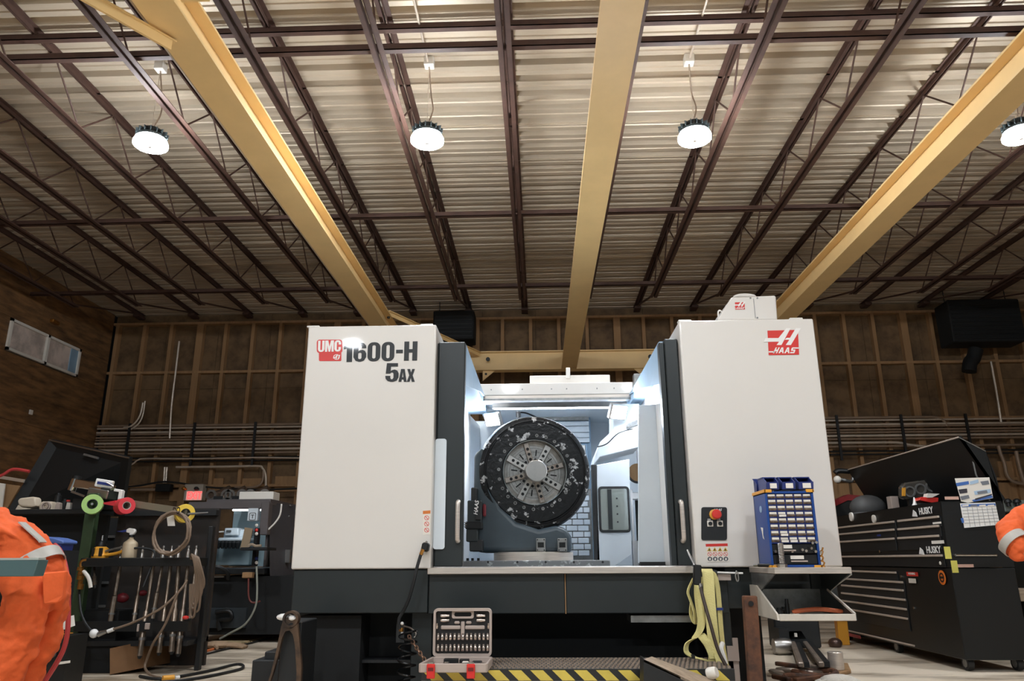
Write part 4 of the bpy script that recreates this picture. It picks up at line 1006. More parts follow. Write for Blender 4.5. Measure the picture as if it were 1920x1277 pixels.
t = thing('brass_manifold', 'brass valve fittings beside the green post', 'fitting', at(150, 1105, YK-.1))
MB().tube(spline([at(164, 1050, YK-.08), at(157, 1051, YK-.08), at(153, 1056, YK-.08), at(153, 1064, YK-.08)], 4), .024, 10).build('elbow', 'brass', t)
for (y0, y1, r) in ((1064, 1070, .034), (1071, 1078, .026), (1079, 1087, .036), (1088, 1095, .024), (1095, 1105, .03)):
    MB().tube([at(152, y0, YK-.08), at(150, y1, YK-.08)], r, 8).build('fitting', 'brass', t)
MB().tube(spline([at(157, 1071, YK-.08), at(164, 1080, YK-.1), at(168, 1090, YK-.1), at(170, 1102, YK-.1)], 4), .02, 8).build('branch', 'paper', t)
for k, (px, py, w_) in enumerate(((230, 1121, 13), (268, 1112, 8))):
    q = at(px, py, YK+.3); tag(MB().sphere(q, .1*w_/18, .05, .075*w_/18, 12).tube([q, q+V((-.03, .1, .0))], .02, 8).build('red_plug', mat('deep_red_plastic', (112, 26, 34), .5)), 'dull red cap hanging behind the rods, %s one' % ('larger', 'smaller')[k], 'plug')
tag(MB().sphere(at(348, 1158, YK-.2), .035, .03, .02, 10).cyl(at(348, 1158, YK-.2), at(348, 1158, YK+.1), .01, 6).build('push_button', 'red'), 'small red button low on the tool rack', 'button')
for k, (x0, x1, y0, y1) in enumerate(((258, 263, 1170, 1184), (273, 283, 1168, 1180))):
    a, c = at(x0, y1, YK-.04), at(x1, y0, YK-.04); tag(MB().box(a.x, c.x, YK-.07, YK-.03, a.z, c.z).build('label_holder', 'case', bevel=.004), 'small cream label block on the lower rack rail, %s one' % ('left', 'right')[k], 'label')
# chrome clamp assembly on top of the rack
q = at(180, 930, YK+.25)
t = thing('bench_vise', 'shiny steel clamping fixture lying on top of the tool rack', 'fixture', q)
R_ = Matrix.Rotation(.16, 3, 'Y')
MB().cbox(at(178, 912, YK+.2), .38, .22, .1, R_).build('body', 'chrome', t, bevel=.015, seg=2)
MB().cbox(at(196, 907, YK+.1), .2, .05, .09, R_).build('cover_plate', 'pwhite', t, bevel=.008)
MB().cbox(at(196, 907, YK+.07), .17, .012, .03, R_).build('blue_stripe', 'dblue', t)
MB().cbox(at(188, 926, YK+.1), .24, .12, .1, R_).build('lower_body', 'satin', t, bevel=.01)
MB().tube([at(134, 920, YK+.15), at(143, 898, YK+.15)], .045, 14).build('cylinder', 'chrome', t)
MB().tube([at(143, 898, YK+.15), at(145, 892, YK+.15)], .05, 12).build('knob', 'black', t)
MB().cbox(at(208, 927, YK+.1), .22, .1, .12, R_).build('dark_block', 'dark', t, bevel=.01)
MB().bar(at(216, 919, YK+.05), at(230, 921, YK+.05), .06, .03).bar(at(229, 920, YK+.05), at(226, 937, YK+.05), .06, .04).build('arm', 'pwhite', t, bevel=.004)
MB().bar(at(135, 922, YK+.05), at(160, 931, YK+.05), .04, .02).build('foot', 'satin', t)
MB().tube(spline([at(200, 905, YK+.05), at(212, 912, YK+.05), at(208, 918, YK+.05), at(216, 916, YK+.05)], 4), .008, 6).build('wire', 'satin', t)
MB().box(q.x-.2, q.x+.28, YK+.15, YK+.5, zsh-.0, zsh+.12).build('base_block', 'dark', t)
# open black chest lid further back
YC = 9.8
ch = thing('tool_chest', 'black tool chest with its lid standing open behind the tool rack', 'tool chest', at(110, 1200, YC))
L0, L1, L2, L3 = at(92, 825, YC), at(242, 859, YC-.2), at(226, 965, YC+.1), at(8, 968, YC-.2)
MB().prism([L0, L1, L2, L3], V((.02, .05, .02))).build('lid', 'black', ch)
MB().tube([L0, L1], .011, 6).build('lid_edge', 'satin', ch)
a, c = at(158, 852, YC-.1), at(184, 859, YC-.15)
MB().bar(a, c, .03, .025).build('lid_badge', 'dsteel', ch)
MB().box(at(5, 970, YC).x, at(228, 970, YC).x, YC+.0, YC+.6, .12, L3.z-.02).build('body', 'matt', ch)
for k in range(5): MB().box(at(5, 970, YC).x+.05, at(228, 970, YC).x-.05, YC-.02, YC, .3+.28*k, .33+.28*k).build('drawer_pull', 'dsteel', ch)
# pale things on the side shelf
q = at(48, 955, YK+.25)
t = thing('hand_scoop', 'pale plastic scoop standing on the dark shelf behind the orange worker', 'scoop', q)
MB().prism([at(32, 939, YK+.2), at(36, 934, YK+.2), at(62, 931, YK+.2), at(66, 934, YK+.2), at(67, 949, YK+.2), at(58, 951, YK+.2), at(40, 950, YK+.2), at(34, 947, YK+.2)], (0, .12, 0)).build('bowl', mat('bone_plastic', (206, 192, 172), .5), t, bevel=.025, seg=2)
MB().prism([at(34, 947, YK+.2), at(40, 951, YK+.2), at(60, 954, YK+.2), at(28, 957, YK+.2)], (0, .1, 0)).build('handle', MATS['bone_plastic'], t)
q = at(84, 950, YK+.2)
t = thing('tape_dispenser', 'pale rounded dispenser with a spiral end on the dark shelf', 'dispenser', q)
MB().prism([at(72, 958, YK+.2), at(72, 948, YK+.2), at(77, 940, YK+.2), at(96, 940, YK+.2), at(98, 958, YK+.2)], (0, .12, 0)).build('shell', MATS['bone_plastic'], t, bevel=.02, seg=2)
for r in (.055, .03): MB().lathe([(r, 0), (r, .02), (r*.75, .02), (r*.75, 0), (r, 0)], at(87, 950, YK+.2), (0, -1, 0), 18, cap=False).build('spiral', 'case', t)
for k, (px, mt, lab) in enumerate(((106, 'case', 'cream block between black cans on the dark shelf'), (126, 'paper', 'small white clip at the end of the dark shelf'))):
    q = at(px, 958, YK+.2); tag(MB().prism([q+V((-.03, 0, 0)), q+V((.03, 0, 0)), q+V((.02, 0, .09)), q+V((-.02, 0, .1))], (0, .06, 0)).build('shelf_block', mt, bevel=.005), lab, 'block')
for k, (px, h, lab) in enumerate(((100, .17, 'tall black can on the dark shelf beside the pale dispenser'), (114, .1, 'short black can on the dark shelf'), (120, .09, 'small black pot with a red top on the dark shelf'))):
    q = at(px, 958, YK+.3); t = thing('can', lab, 'can', q, 'black cans on the shelf'); zz = zsh
    MB().lathe([(.035, 0), (.035, h), (.02, h+.012)], (q.x, YK+.35, zz), n=16).build('body', 'black', t)
    MB().lathe([(.02, h+.01), (.02, h+.03), (0, h+.03)], (q.x, YK+.35, zz), n=12).build('lid', 'red' if k == 2 else 'dark', t)
wire('hose', [at(-10, 896, YC-.3), at(6, 890, YC-.3), at(25, 880, YC-.3), at(55, 884, YC-.3)], .02, 'hoseR', 'red hose against the plywood wall at far left', 'hose')
tag(MB().bar(at(-10, 893, YC-.2), at(45, 902, YC-.2), .03, .04).build('shelf_edge', 'pipe'), 'thin grey rail below the red hose at far left', 'rail')
tag(MB().prism([at(-5, 905, YC+.3), at(9, 907, YC+.3), at(3, 952, YC+.3), at(-5, 955, YC+.3)], (0, .02, 0)).build('card', 'paper'), 'white card at the left edge below the grey rail', 'card')
tag(MB().prism([at(9, 907, YC+.4), at(38, 911, YC+.4), at(8, 962, YC+.4), at(0, 960, YC+.4)], (0, .02, 0)).build('board', 'stud'), 'yellowish board leaning beside the white card', 'board')
# ================================================================== black tool chest on the right (its front faces the machine)
XT0, XT1, YT0, YT1 = 4.32, 4.98, 8.5, 11.9
YLID = 11.65
fx = lambda px, py: atx(px, py, XT0)
ztop = fx(1763, 940).z; zmid = fx(1775, 1064).z; zbot = .115
tc = thing('tool_chest', 'tall black rolling tool chest with an open lid behind the right cabinet', 'tool chest', (XT0, YT0, 0))
MB().box(XT0, XT1, YT0, YT1, zbot, zmid-.006).build('cabinet', 'black', tc, bevel=.008)
top = MB()
top.box(XT0, XT1, YT0, YT1, zmid, ztop-.12).box(XT0, XT0+.02, YT0, YT1, ztop-.12, ztop).box(XT1-.02, XT1, YT0, YT1, ztop-.12, ztop).box(XT0, XT1, YT0, YT0+.02, ztop-.12, ztop).box(XT0, XT1, YT1-.02, YT1, ztop-.12, ztop)
top.build('upper_chest', 'black', tc, bevel=.004)
TRIM = mat('drawer_trim', (206, 190, 176), .34, .25)
def drawer(px0, py0, px1, py1, h, par=tc):
    a, c = fx(px0, py0), fx(px1, py1); z = (a.z+c.z)/2
    d = MB().box(XT0-.012, XT0, c.y+.004, min(a.y, YT1)-.004, z-h, z+.012).build('drawer', 'dark', par, bevel=.003)
    MB().box(XT0-.032, XT0-.012, c.y+.012, min(a.y, YT1)-.012, z-.012, z+.012).build('handle', TRIM, d, bevel=.004)
    return d
for (a, c, h) in ((989, 980, .1), (1002, 994, .11), (1016, 1011, .14)): drawer(1566, a, 1681, c, h)
for (a, c, h) in ((977, 969, .1), (992, 987, .11), (1009, 1005, .14)): drawer(1686, a, 1765, c, h)
drawer(1566, 1043, 1772, 1043, .12)
for (a, c, px1, h) in ((1070, 1074, 1684, .1), (1085, 1092, 1697, .1), (1097, 1108, 1698, .1), (1112, 1125, 1702, .1), (1126, 1143, 1704, .11), (1140, 1161, 1706, .14)):
    drawer(1580, a, px1, c, h)
# lower lip and badge
a, c = fx(1584, 1182), fx(1716, 1211)
MB().tube([(XT0-.012, YT1-.05, c.z), (XT0-.012, c.y, c.z)], .012, 6).build('kick_trim', TRIM, tc)
q = fx(1586, 1186); MB().box(XT0-.016, XT0-.002, fx(1614, 1192).y, YT1-.08, c.z-.07, c.z-.03).build('red_strip', mat('dull_red_strip', (170, 70, 66), .5), tc)
def label(px0, py0, px1, py1, mt, name='sticker', y=None):
    a, c = fx(px0, py1), fx(px1, py0)
    return MB().box(XT0-.017, XT0-.013, c.y, a.y, a.z, c.z).build(name, mt, tc)
def ftext(body, px, py, size, name='lettering', mt='pwhite'):
    q = fx(px, py); return text(body, name, (XT0-.02, q.y, q.z), size, mt, tc, xdir=(0, -1, 0), bold=.03)
ftext('HUSKY', 1727, 965, .10); ftext('HUSKY', 1741, 1037, .10)
for px, py in ((1721, 964), (1734, 1035)):
    q = fx(px, py); MB().prism([(XT0-.02, q.y+.1, q.z-.02), (XT0-.02, q.y-.02, q.z-.03), (XT0-.02, q.y-.0, q.z+.02), (XT0-.02, q.y+.06, q.z+.05)], (.004, 0, 0)).build('dog_emblem', 'pwhite', tc)
label(1703, 1073, 1723, 1080, 'red'); q = fx(1705, 1079); text('WARNING', 'sticker_lettering', (XT0-.02, q.y-.02, q.z+.01), .035, 'pwhite', tc, xdir=(0, -1, 0))
label(1707, 1085, 1719, 1093, 'paper'); label(1752, 978, 1767, 983, 'paper'); label(1750, 1013, 1772, 1020, 'paper')
label(1761, 1050, 1772, 1060, 'ink'); q = fx(1766, 1056); MB().sphere((XT0-.018, q.y, q.z), .004, .025, .02, 8).build('sticker_mark', 'paper', tc)
OR = mat('orange_sticker', (226, 120, 44), .5); q = fx(1769, 1083)
MB().lathe([(.075, 0), (.075, .004), (0, .004)], (XT0-.013, q.y, q.z), (-1, 0, 0), 24).build('round_sticker', OR, tc)
MB().lathe([(.05, 0), (.05, .003), (.035, .003), (.035, 0), (.05, 0)], (XT0-.0175, q.y, q.z), (-1, 0, 0), 24, cap=False).build('sticker_ring', 'ink', tc)
MB().box(XT0-.0215, XT0-.0175, q.y-.03, q.y+.03, q.z-.01, q.z+.012).build('sticker_mark', 'ink', tc)
q = fx(1652, 1034); MB().cyl((XT0-.002, q.y, q.z), (XT0-.02, q.y, q.z), .018, 10).build('lock', 'chrome', tc)
for px, py in ((1692, 1081), (1716, 1140)):
    q = fx(px, py); MB().cyl((XT0-.002, q.y, q.z), (XT0-.02, q.y, q.z), .016, 10).build('lock', 'chrome', tc)
q = fx(1650, 1004); MB().box(XT0-.018, XT0-.013, q.y-.05, q.y+.05, q.z-.012, q.z+.012).build('sticker', 'dblue', tc)
ftext('TOOLS', 1625, 1215, .06, mt='dblue') if False else None
# yellow tape strips at the near edge
GRY = mat('yellow_green_tape', (214, 206, 100), .5)
for px, py0, py1 in ((1777, 1025, 1048), (1790, 1051, 1074)):
    a, c = at(px-4, py1, YT0-.004), at(px+4, py0, YT0-.004); MB().box(a.x-.0, c.x, YT0-.006, YT0-.0005, a.z, c.z).build('tape_strip', GRY, tc)
for (x0, y0, x1, y1) in ((1772, 931, 1797, 937), (1796, 1058, 1825, 1064)):
    a, c = at(x0, y1, YT0-.003), at(x1, y0, YT0-.003); MB().box(a.x, c.x, YT0-.005, YT0-.0005, a.z, c.z).build('side_label', mat('pinkish_label', (206, 168, 152), .6), tc)
a, c = at(1792, 1041, YT0-.03), at(1868, 1041, YT0-.03)
MB().tube([a, c], .012, 8).build('side_handle', 'chrome', tc)
for p in (a, c): MB().tube([p, p+V((0, .03, 0))], .014, 8).build('handle_bracket', 'chrome', tc)
# lid
F0 = at(1797, 820, YT0); dz = F0.z; fxx = F0.x
B0 = at(1848, 846, YT0)
MB().prism([(fxx, YT0, dz), (fxx, YLID, dz), (XT1, YLID, ztop), (XT1, YT0, ztop)], V((.03, 0, .02))).build('lid', 'black', tc)
ep = [V((fxx, YT0, dz)), B0, at(1868, 893, YT0), at(1879, 945, YT0), V((XT1, YT0, ztop))]
MB().prism(ep, (0, .02, 0)).build('lid_end', 'black', tc)
MB().tube([(fxx, YT0, dz), (fxx, YLID, dz)], .009, 6).build('lid_edge', TRIM, tc)
MB().tube([V((fxx, YT0, dz)), B0], .006, 6).build('lid_edge', 'dsteel', tc)
MB().tube([at(1818, 835, YT0+.05), at(1830, 890, YT0+.05), V((XT1-.1, YT0+.05, ztop-.02))], .01, 8).build('gas_strut', 'dsteel', tc)
# casters
def caster(x, y):
    MB().lathe([(.03, -.03), (.07, -.03), (.075, 0), (.07, .03), (.03, .03)], (x, y, .075), (1, 0, 0), 20).build('caster_wheel', 'rubber', tc)
    MB().lathe([(.045, -.033), (.045, .033)], (x, y, .075), (1, 0, 0), 8).build('caster_hub', 'dsteel', tc)
    MB().box(x-.045, x+.045, y-.04, y+.04, .11, .145).build('caster_fork', 'dsteel', tc)
for x in (XT0+.08, XT1-.08):
    for y in (YT0+.12, (YT0+YT1)/2, YT1-.12): caster(x, y)
# calendar on the side of the chest
YCAL = YT0-.008
cal = thing('wall_calendar', 'calendar with picture page and date grid hung on the side of the tool chest', 'calendar', at(1835, 990, YCAL))
T = frame((0, YCAL, 0))
def cpoly(pts, name, mt, dy=0., ext=.0008):
    Y_ = YCAL-dy; return fill([[(lambda q: (q.x, q.z))(at(x, y, Y_)) for x, y in pts]], name, frame((0, Y_, 0)), mt, cal, ext)
cpoly([(1790, 897), (1855, 895), (1862, 934), (1815, 943), (1802, 940)], 'picture_page', 'paper')
BL = mat('print_blue', (70, 110, 180), .5); GR = mat('print_grey', (120, 124, 132), .5); DK = mat('print_dark', (60, 58, 66), .5); SK = mat('print_pale_blue', (170, 196, 220), .5)
cpoly([(1792, 906), (1816, 902), (1817, 908), (1794, 912)], 'printed_block', BL, .002)
cpoly([(1818, 903), (1834, 899), (1835, 905), (1819, 909)], 'printed_block', SK, .002)
cpoly([(1838, 903), (1853, 901), (1855, 908), (1842, 910)], 'printed_block', GR, .002)
cpoly([(1797, 918), (1813, 916), (1814, 924), (1800, 926)], 'printed_block', DK, .002)
cpoly([(1826, 921), (1857, 917), (1858, 924), (1828, 928)], 'printed_block', SK, .002)
cpoly([(1832, 922), (1850, 919), (1852, 924), (1834, 927)], 'printed_block', GR, .0035)
cpoly([(1800, 931), (1816, 928), (1818, 934), (1803, 938)], 'printed_block', GR, .002)
cpoly([(1822, 938), (1858, 927), (1862, 933), (1826, 941)], 'printed_block', BL, .002)
cpoly([(1828, 935), (1860, 926), (1860, 928), (1829, 938)], 'printed_block', DK, .0035)
cpoly([(1800, 944), (1866, 942), (1875, 984), (1808, 990)], 'date_page', 'pwhite')
cpoly([(1802, 946), (1866, 944), (1867, 948), (1803, 951)], 'date_header', BL, .002)
for k in range(4):
    x = 1804+16*k; cpoly([(x, 947), (x+12, 946), (x+12, 949), (x, 950)], 'month_block', 'paper' if k != 1 else GR, .0035)
for k in range(1, 6):
    cpoly([(1803.5+k*.9, 951+6*k), (1867.5+k*1.2, 948+5.8*k), (1867.5+k*1.2, 948.5+5.8*k), (1803.5+k*.9, 951.5+6*k)], 'grid_line', GR, .002)
for k in range(1, 7):
    cpoly([(1804+9.2*k, 951), (1804.5+9.2*k, 951), (1810+9.4*k, 989-.8*k), (1809.5+9.4*k, 989-.8*k)], 'grid_line', GR, .002)
cpoly([(1801, 972), (1806, 971), (1808, 980), (1804, 981)], 'date_tab', BL, .002)
# things in the open top of the chest
zi = ztop-.119
ic = lambda px, py, X=4.62: atx(px, py, X)
hl = thing('headlamp_unit', 'long clear vehicle headlamp unit leaning inside the open tool chest lid', 'headlamp', ic(1725, 935))
YHL = ic(1725, 930, 4.72).y
poly = [(1690, 912), (1697, 905), (1752, 897), (1762, 900), (1760, 925), (1752, 931), (1700, 937), (1690, 932)]
MB().prism([at(x, y, YHL) for x, y in poly], (0, .1, 0)).build('shell', mat('smoked_lens', (92, 88, 82), .12, .3), hl, bevel=.02, seg=2)
for px, py in ((1706, 922), (1726, 917), (1746, 912)):
    MB().lathe([(.07, 0), (.068, .012), (.05, .012), (.045, 0), (.07, 0)], at(px, py, YHL-.005), (-.1, -1, 0), 20, cap=False).build('reflector_ring', 'dsteel', hl)
MB().prism([at(1692, 915, YHL-.02), at(1698, 914, YHL-.02), at(1698, 930, YHL-.02), at(1692, 930, YHL-.02)], (0, .02, 0)).build('indicator', 'gold', hl)
MB().box(at(1705, 930, YHL).x, at(1750, 930, YHL).x, YHL+.02, YHL+.08, zi, at(1720, 930, YHL).z).build('bracket', 'dark', hl)
t = thing('red_box', 'red box standing in the near corner of the open tool chest', 'box', ic(1742, 945, 4.55))
YX = ic(1742, 940, 4.5).y
MB().prism([at(1723, 938, YX), at(1727, 932, YX), at(1760, 933, YX), at(1759, 945, YX)], (.02, .2, 0)).build('body', 'red', t, bevel=.004)
MB().prism([at(1738, 933, YX-.01), at(1748, 933, YX-.01), at(1762, 926, YX-.01), at(1740, 925, YX-.01)], (.0, .1, 0)).build('paper_insert', 'paper', t)
MB().box(at(1728, 945, YX).x, at(1756, 945, YX).x, YX+.03, YX+.16, zi, at(1740, 943, YX).z).build('base', 'dark', t)
t = thing('glue_bottle', 'small white glue bottle inside the open tool chest', 'bottle', ic(1717, 950, 4.45))
q = ic(1717, 956, 4.4); MB().lathe([(.05, 0), (.055, .02), (.05, .1), (.02, .15), (.012, .19), (.006, .22)], (q.x, q.y, zi), n=14).build('body', 'pwhite', t)
t = thing('felt_hat', 'grey rounded cap resting on the far end of the tool chest', 'cap', ic(1627, 960, 4.6))
q = ic(1628, 958, 4.6)
MB().sphere(q+V((0, 0, .05)), .24, .22, .17, 20).build('shell', mat('grey_felt', (84, 84, 84), .6), t)
MB().lathe([(.25, 0), (.27, .01), (.26, .035), (.23, .03)], q+V((0, 0, -.06)), n=28).build('brim', mat('grey_felt', (84, 84, 84)), t)
MB().box(q.x-.1, q.x+.1, q.y-.1, q.y+.1, zi, q.z).build('stand', 'matt', t)
t = thing('red_tool_case', 'red and black tool case behind the white cabinet beside the grey cap', 'case', at(1590, 948, 12.1))
YRC = 12.1
MB().prism([at(1560, 941, YRC), at(1590, 927, YRC), at(1622, 930, YRC), at(1622, 940, YRC), at(1590, 938, YRC), at(1560, 952, YRC)], (0, .2, 0)).build('lid', mat('dark_red_plastic', (130, 34, 38), .4), t)
MB().prism([at(1560, 953, YRC+.02), at(1588, 938, YRC+.02), at(1625, 941, YRC+.02), at(1625, 968, YRC+.02), at(1560, 985, YRC+.02)], (0, .2, 0)).build('body', 'black', t)
MB().box(at(1562, 980, YRC).x, at(1622, 980, YRC).x, YRC+.04, YRC+.2, 0, at(1600, 972, YRC).z).build('stand', 'matt', t)
for k, (px, py, r) in enumerate(((1595, 969, .06), (1637, 973, .05))):
    q = atx(px, py, XT0-.02); tag(MB().lathe([(r, 0), (r, .02), (r*.8, .022), (0, .022)], q+V((.02, 0, 0)), (-1, 0, 0), 18).build('dial_gauge', 'paper'), 'round pale dial on the upper front of the black tool chest, %s one' % ('far', 'near')[k], 'gauge')
q = ic(1674, 940, 4.55); tag(MB().box(q.x-.05, q.x+.05, q.y-.06, q.y+.06, zi, q.z+.06).build('grey_bar', 'case', bevel=.004), 'upright grey metal bar inside the open tool chest', 'bar')
# lamp arm over the far end of the lid
t = thing('work_lamp', 'small black clamp lamp arm at the far tip of the chest lid', 'lamp', at(1575, 890, 11.66))
MB().tube(spline([at(1592, 884, 11.66), at(1572, 883, 11.66), at(1566, 887, 11.66)], 4), .04, 10).build('clamp', 'black', t)
MB().tube(spline([at(1600, 893, 11.66), at(1597, 902, 11.66), at(1585, 901, 11.66), at(1572, 898, 11.66)], 4), .025, 8).build('arm', 'dsteel', t)
MB().sphere(at(1570, 899, 11.62), .055).build('bulb', 'paper', t)

# grey bench with blue clamps behind the right worker
t = thing('machine_bed', 'grey machine table edge with dark clamps behind the worker on the right', 'bench', at(1900, 960, 12.5))
a, c = at(1876, 948, 12.5), at(1990, 938, 12.5)
MB().box(a.x, c.x, 12.4, 13.2, a.z-.1, c.z).build('table', mat('grey_green_enamel', (120, 126, 120), .5), t, bevel=.01)
for px in (1886, 1903): 
    q = at(px, 944, 12.4); MB().lathe([(.03, 0), (.03, .05), (.06, .06), (.05, .1), (.02, .12)], q+V((0, -.06, -.05)), n=10).build('clamp', 'dark', t)
MB().box(a.x+.2, c.x-.2, 12.5, 13.1, 0, a.z-.1).build('pedestal', 'grey', t)
tag(MB().bar(at(1905, 1105, 9.5), at(1960, 1120, 9.5), .3, .28).build('timber_block', 'wood'), 'stack of pale timber at the right edge beside the tool chest', 'timber') if False else None
t = thing('timber_block', 'pale timber block at the right edge behind the tool chest', 'timber', at(1930, 1125, 9.6))
a, c = at(1905, 1127, 9.6), at(1985, 1104, 9.6)
MB().box(a.x, c.x, 9.5, 9.9, a.z, c.z).build('block', 'wood', t, bevel=.006)
MB().box(a.x+.1, c.x, 9.55, 9.85, 0, a.z).build('stand', 'matt', t)

# ================================================================== hanging tray table on the right cabinet
XS0, XS1 = at(1452, 1070, 5.0).x, at(1597, 1069, 5.0).x
zs = at(1500, 1064, 5.0).z
tt = thing('tray_table', 'stainless shelf with a white folded tray below it, hung on the right cabinet', 'table', ((XS0+XS1)/2, 5.3, .7))
MB().box(XS0, XS1, 5.0, YF-.004, zs-.038, zs).build('shelf', 'steel', tt, bevel=.003)
zt0 = at(1500, 1163, 5.0).z; ztb = at(1500, 1105, 5.5).z
XS2 = at(1604, 1158, 5.0).x
WHT = mat('scuffed_white_sheet', (206, 198, 186), .5, var=.08, vscale=12)
MB().box(XS0, XS2, 5.0, YF-.02, zt0, zt0+.01).build('tray_floor', WHT, tt)
MB().box(XS0, XS2, 4.985, 5.0, zt0-.004, zt0+.036).build('tray_lip', WHT, tt, bevel=.003)
MB().prism([(XS0, 4.99, zt0), (XS0, YF-.02, zt0), (XS0, YF-.02, ztb+.03), (XS0, 5.42, ztb+.03), (XS0, 5.0, zt0+.034)], (-.012, 0, 0)).build('tray_side', WHT, tt)
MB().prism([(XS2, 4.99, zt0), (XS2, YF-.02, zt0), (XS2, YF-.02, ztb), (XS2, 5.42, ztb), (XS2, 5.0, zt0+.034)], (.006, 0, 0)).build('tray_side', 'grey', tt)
MB().bar((XS2, 5.0, zt0+.034), (XS2, 5.42, ztb), .012, .012).build('side_edge', WHT, tt)
MB().box(XS0, XS2, YF-.03, YF-.015, zt0, ztb).build('tray_back', 'dsteel', tt)
for x in (XS0+.004, XS1-.012):
    MB().prism([(x, 5.02, zs-.04), (x, YF-.02, zs-.04), (x, YF-.02, ztb-.05), (x, 5.45, ztb-.03)], (.008, 0, 0)).build('shelf_bracket', 'grey' if x > 1.7 else 'dsteel', tt)
MB().bar((XS1, 5.02, zs-.04), (XS1, 5.42, ztb), .012, .012).build('bracket_edge', 'dsteel', tt)
MB().box(at(1520, 1090, YF-.05).x, at(1540, 1090, YF-.05).x, YF-.06, YF-.03, ztb, zs-.04).build('rear_post', 'grey', tt)
# contents of the lower tray
zt1 = zt0+.0115
HS = mat('orange_hot_steel', (198, 104, 66), .45, .3, var=.2, vscale=10)
q0, q1 = at(1490, 1150, 5.15), at(1588, 1150, 5.15)
tag(MB().tube(spline([(q0.x, 5.2, zt1+.025), ((q0.x+q1.x)/2, 5.2, zt1+.04), (q1.x, 5.2, zt1+.025)], 6), [.008]+[.014]*11+[.008], 10).build('pry_bar', HS), 'orange handled bar lying in the white tray', 'tool')
tag(MB().bar((q0.x+.02, 5.12, zt1+.012), (q1.x+.02, 5.10, zt1+.012), .02, .014).build('file', 'dark'), 'dark file lying in front of the orange bar in the tray', 'tool')
tag(MB().bar((q0.x+.0, 5.07, zt1+.009), (q1.x-.1, 5.05, zt1+.009), .014, .01).build('scribe', 'brass'), 'thin brassy rod along the front of the tray', 'tool')
for k, (px, h, r) in enumerate(((1462, .05, .022), (1478, .1, .014), (1466, .03, .03), (1473, .045, .018))):
    q = at(px, 1150, 5.2+.05*k); tag(MB().lathe([(r, 0), (r, h*.7), (r*.8, h*.72), (r*.8, h)], (q.x, 5.2+.06*k, zt1), n=12).build('socket', 'black'), 'black cylindrical socket in the tray, %s from the left' % ['first', 'fourth', 'second', 'third'][k], 'socket', 'black sockets in the tray')
tag(MB().prism([(at(1488, 1150, 5.35).x, 5.35, zt1), (at(1498, 1150, 5.35).x, 5.35, zt1), (at(1491, 1150, 5.35).x, 5.35, zt1+.035)], (0, .04, 0)).build('wedge', 'paper'), 'small white wedge at the back of the tray', 'wedge')
# shelf top: parts cabinet
cx0, cx1 = at(1441, 1000, 5.08).x, at(1533, 1000, 5.08).x
z0c, z1c = zs+.001, at(1480, 921, 5.08).z
CY0, CY1 = 5.08, 5.36
pc = thing('parts_cabinet', 'blue small parts cabinet with rows of labelled drawers on the stainless shelf', 'cabinet', ((cx0+cx1)/2, 5.2, z0c))
sh = MB(); th = .014
sh.box(cx0, cx0+th, CY0, CY1, z0c, z1c).box(cx1-th, cx1, CY0, CY1, z0c, z1c).box(cx0, cx1, CY0, CY1, z1c-th, z1c).box(cx0, cx1, CY0, CY1, z0c, z0c+th).box(cx0, cx1, CY1-.01, CY1, z0c, z1c)
sh.build('frame', 'blue', pc)
for x in (cx0, cx1):
    for z in (z0c, z1c):
        MB().box(x-.006, x+.006, CY0-.006, CY0+.06 if x == cx1 else CY1+.003, z-.008, z+.012).box(min(x-.004, x+(.045 if x == cx0 else -.045)), max(x+.004, x+(.045 if x == cx0 else -.045)), CY0-.006, CY0+.01, z-.008, z+.012).build('corner_clip', 'gold', pc, bevel=.002)
ys = [923, 935.5, 947, 958.5, 970, 982, 994, 1006, 1018]
DRW = mat('smoky_drawer', (120, 104, 90), .3, alt=(186, 168, 150), vscale=60, thr=(.45, .7))
cw = (cx1-cx0-2*th)/5
zr = [at(1485, y, CY0).z for y in ys]; zr[0] = min(zr[0], z1c-th-.001)
for r in range(8):
    MB().box(cx0+th, cx1-th, CY0+.004, CY0+.02, zr[r+1]-.0025, zr[r+1]+.0025).build('shelf_rib', 'dblue', pc)
    for c in range(5):
        x0 = cx0+th+cw*c+.003; x1 = x0+cw-.006; zt_, zb_ = zr[r]-.004, zr[r+1]+.004; zm = zb_+(zt_-zb_)*.55
        d = MB().box(x0, x1, CY0+.012, CY0+.14, zb_, zt_).build('drawer', DRW, pc)
        MB().prism([(x0, CY0+.012, zb_), (x0, CY0-.004, zm-.004), (x0, CY0+.012, zm)], (x1-x0, 0, 0)).build('drawer_lip', DRW, d)
        MB().box(x0+.003, x1-.003, CY0+.004, CY0+.011, zm, zt_-.001).build('drawer_label', 'paper', d)
        if (r, c) in ((3, 1), (6, 1), (7, 1), (7, 3), (7, 2)):
            MB().box(x0+.003, x1-.003, CY0-.008, CY0-.005, zb_, zm-.004).build('drawer_label', 'paper', d)
    for c in range(6):
        x = cx0+th+cw*c; MB().box(x-.002, x+.002, CY0+.004, CY0+.02, zr[r+1], zr[r]).build('divider', 'dblue', pc)
zl = at(1485, 1039, CY0).z
for (za, zb_, lab) in ((zr[8]-.006, zl+.003, (1462, 1486)), (zl-.003, z0c+th+.002, (1481, 1506))):
    d = MB().box(cx0+th+.002, cx1-th-.002, CY0+.01, CY0+.2, zb_, za).build('drawer', mat('black_drawer', (34, 33, 33), .3), pc, bevel=.003)
    a, c = at(lab[0], 1030, CY0), at(lab[1], 1030, CY0)
    MB().box(a.x, c.x, CY0+.003, CY0+.0095, za-.028, za-.006).build('drawer_label', 'paper', d)
    MB().box(a.x, c.x+.02, CY0-.004, CY0+.0095, za-.045, za-.036).build('drawer_pull', 'case', d)
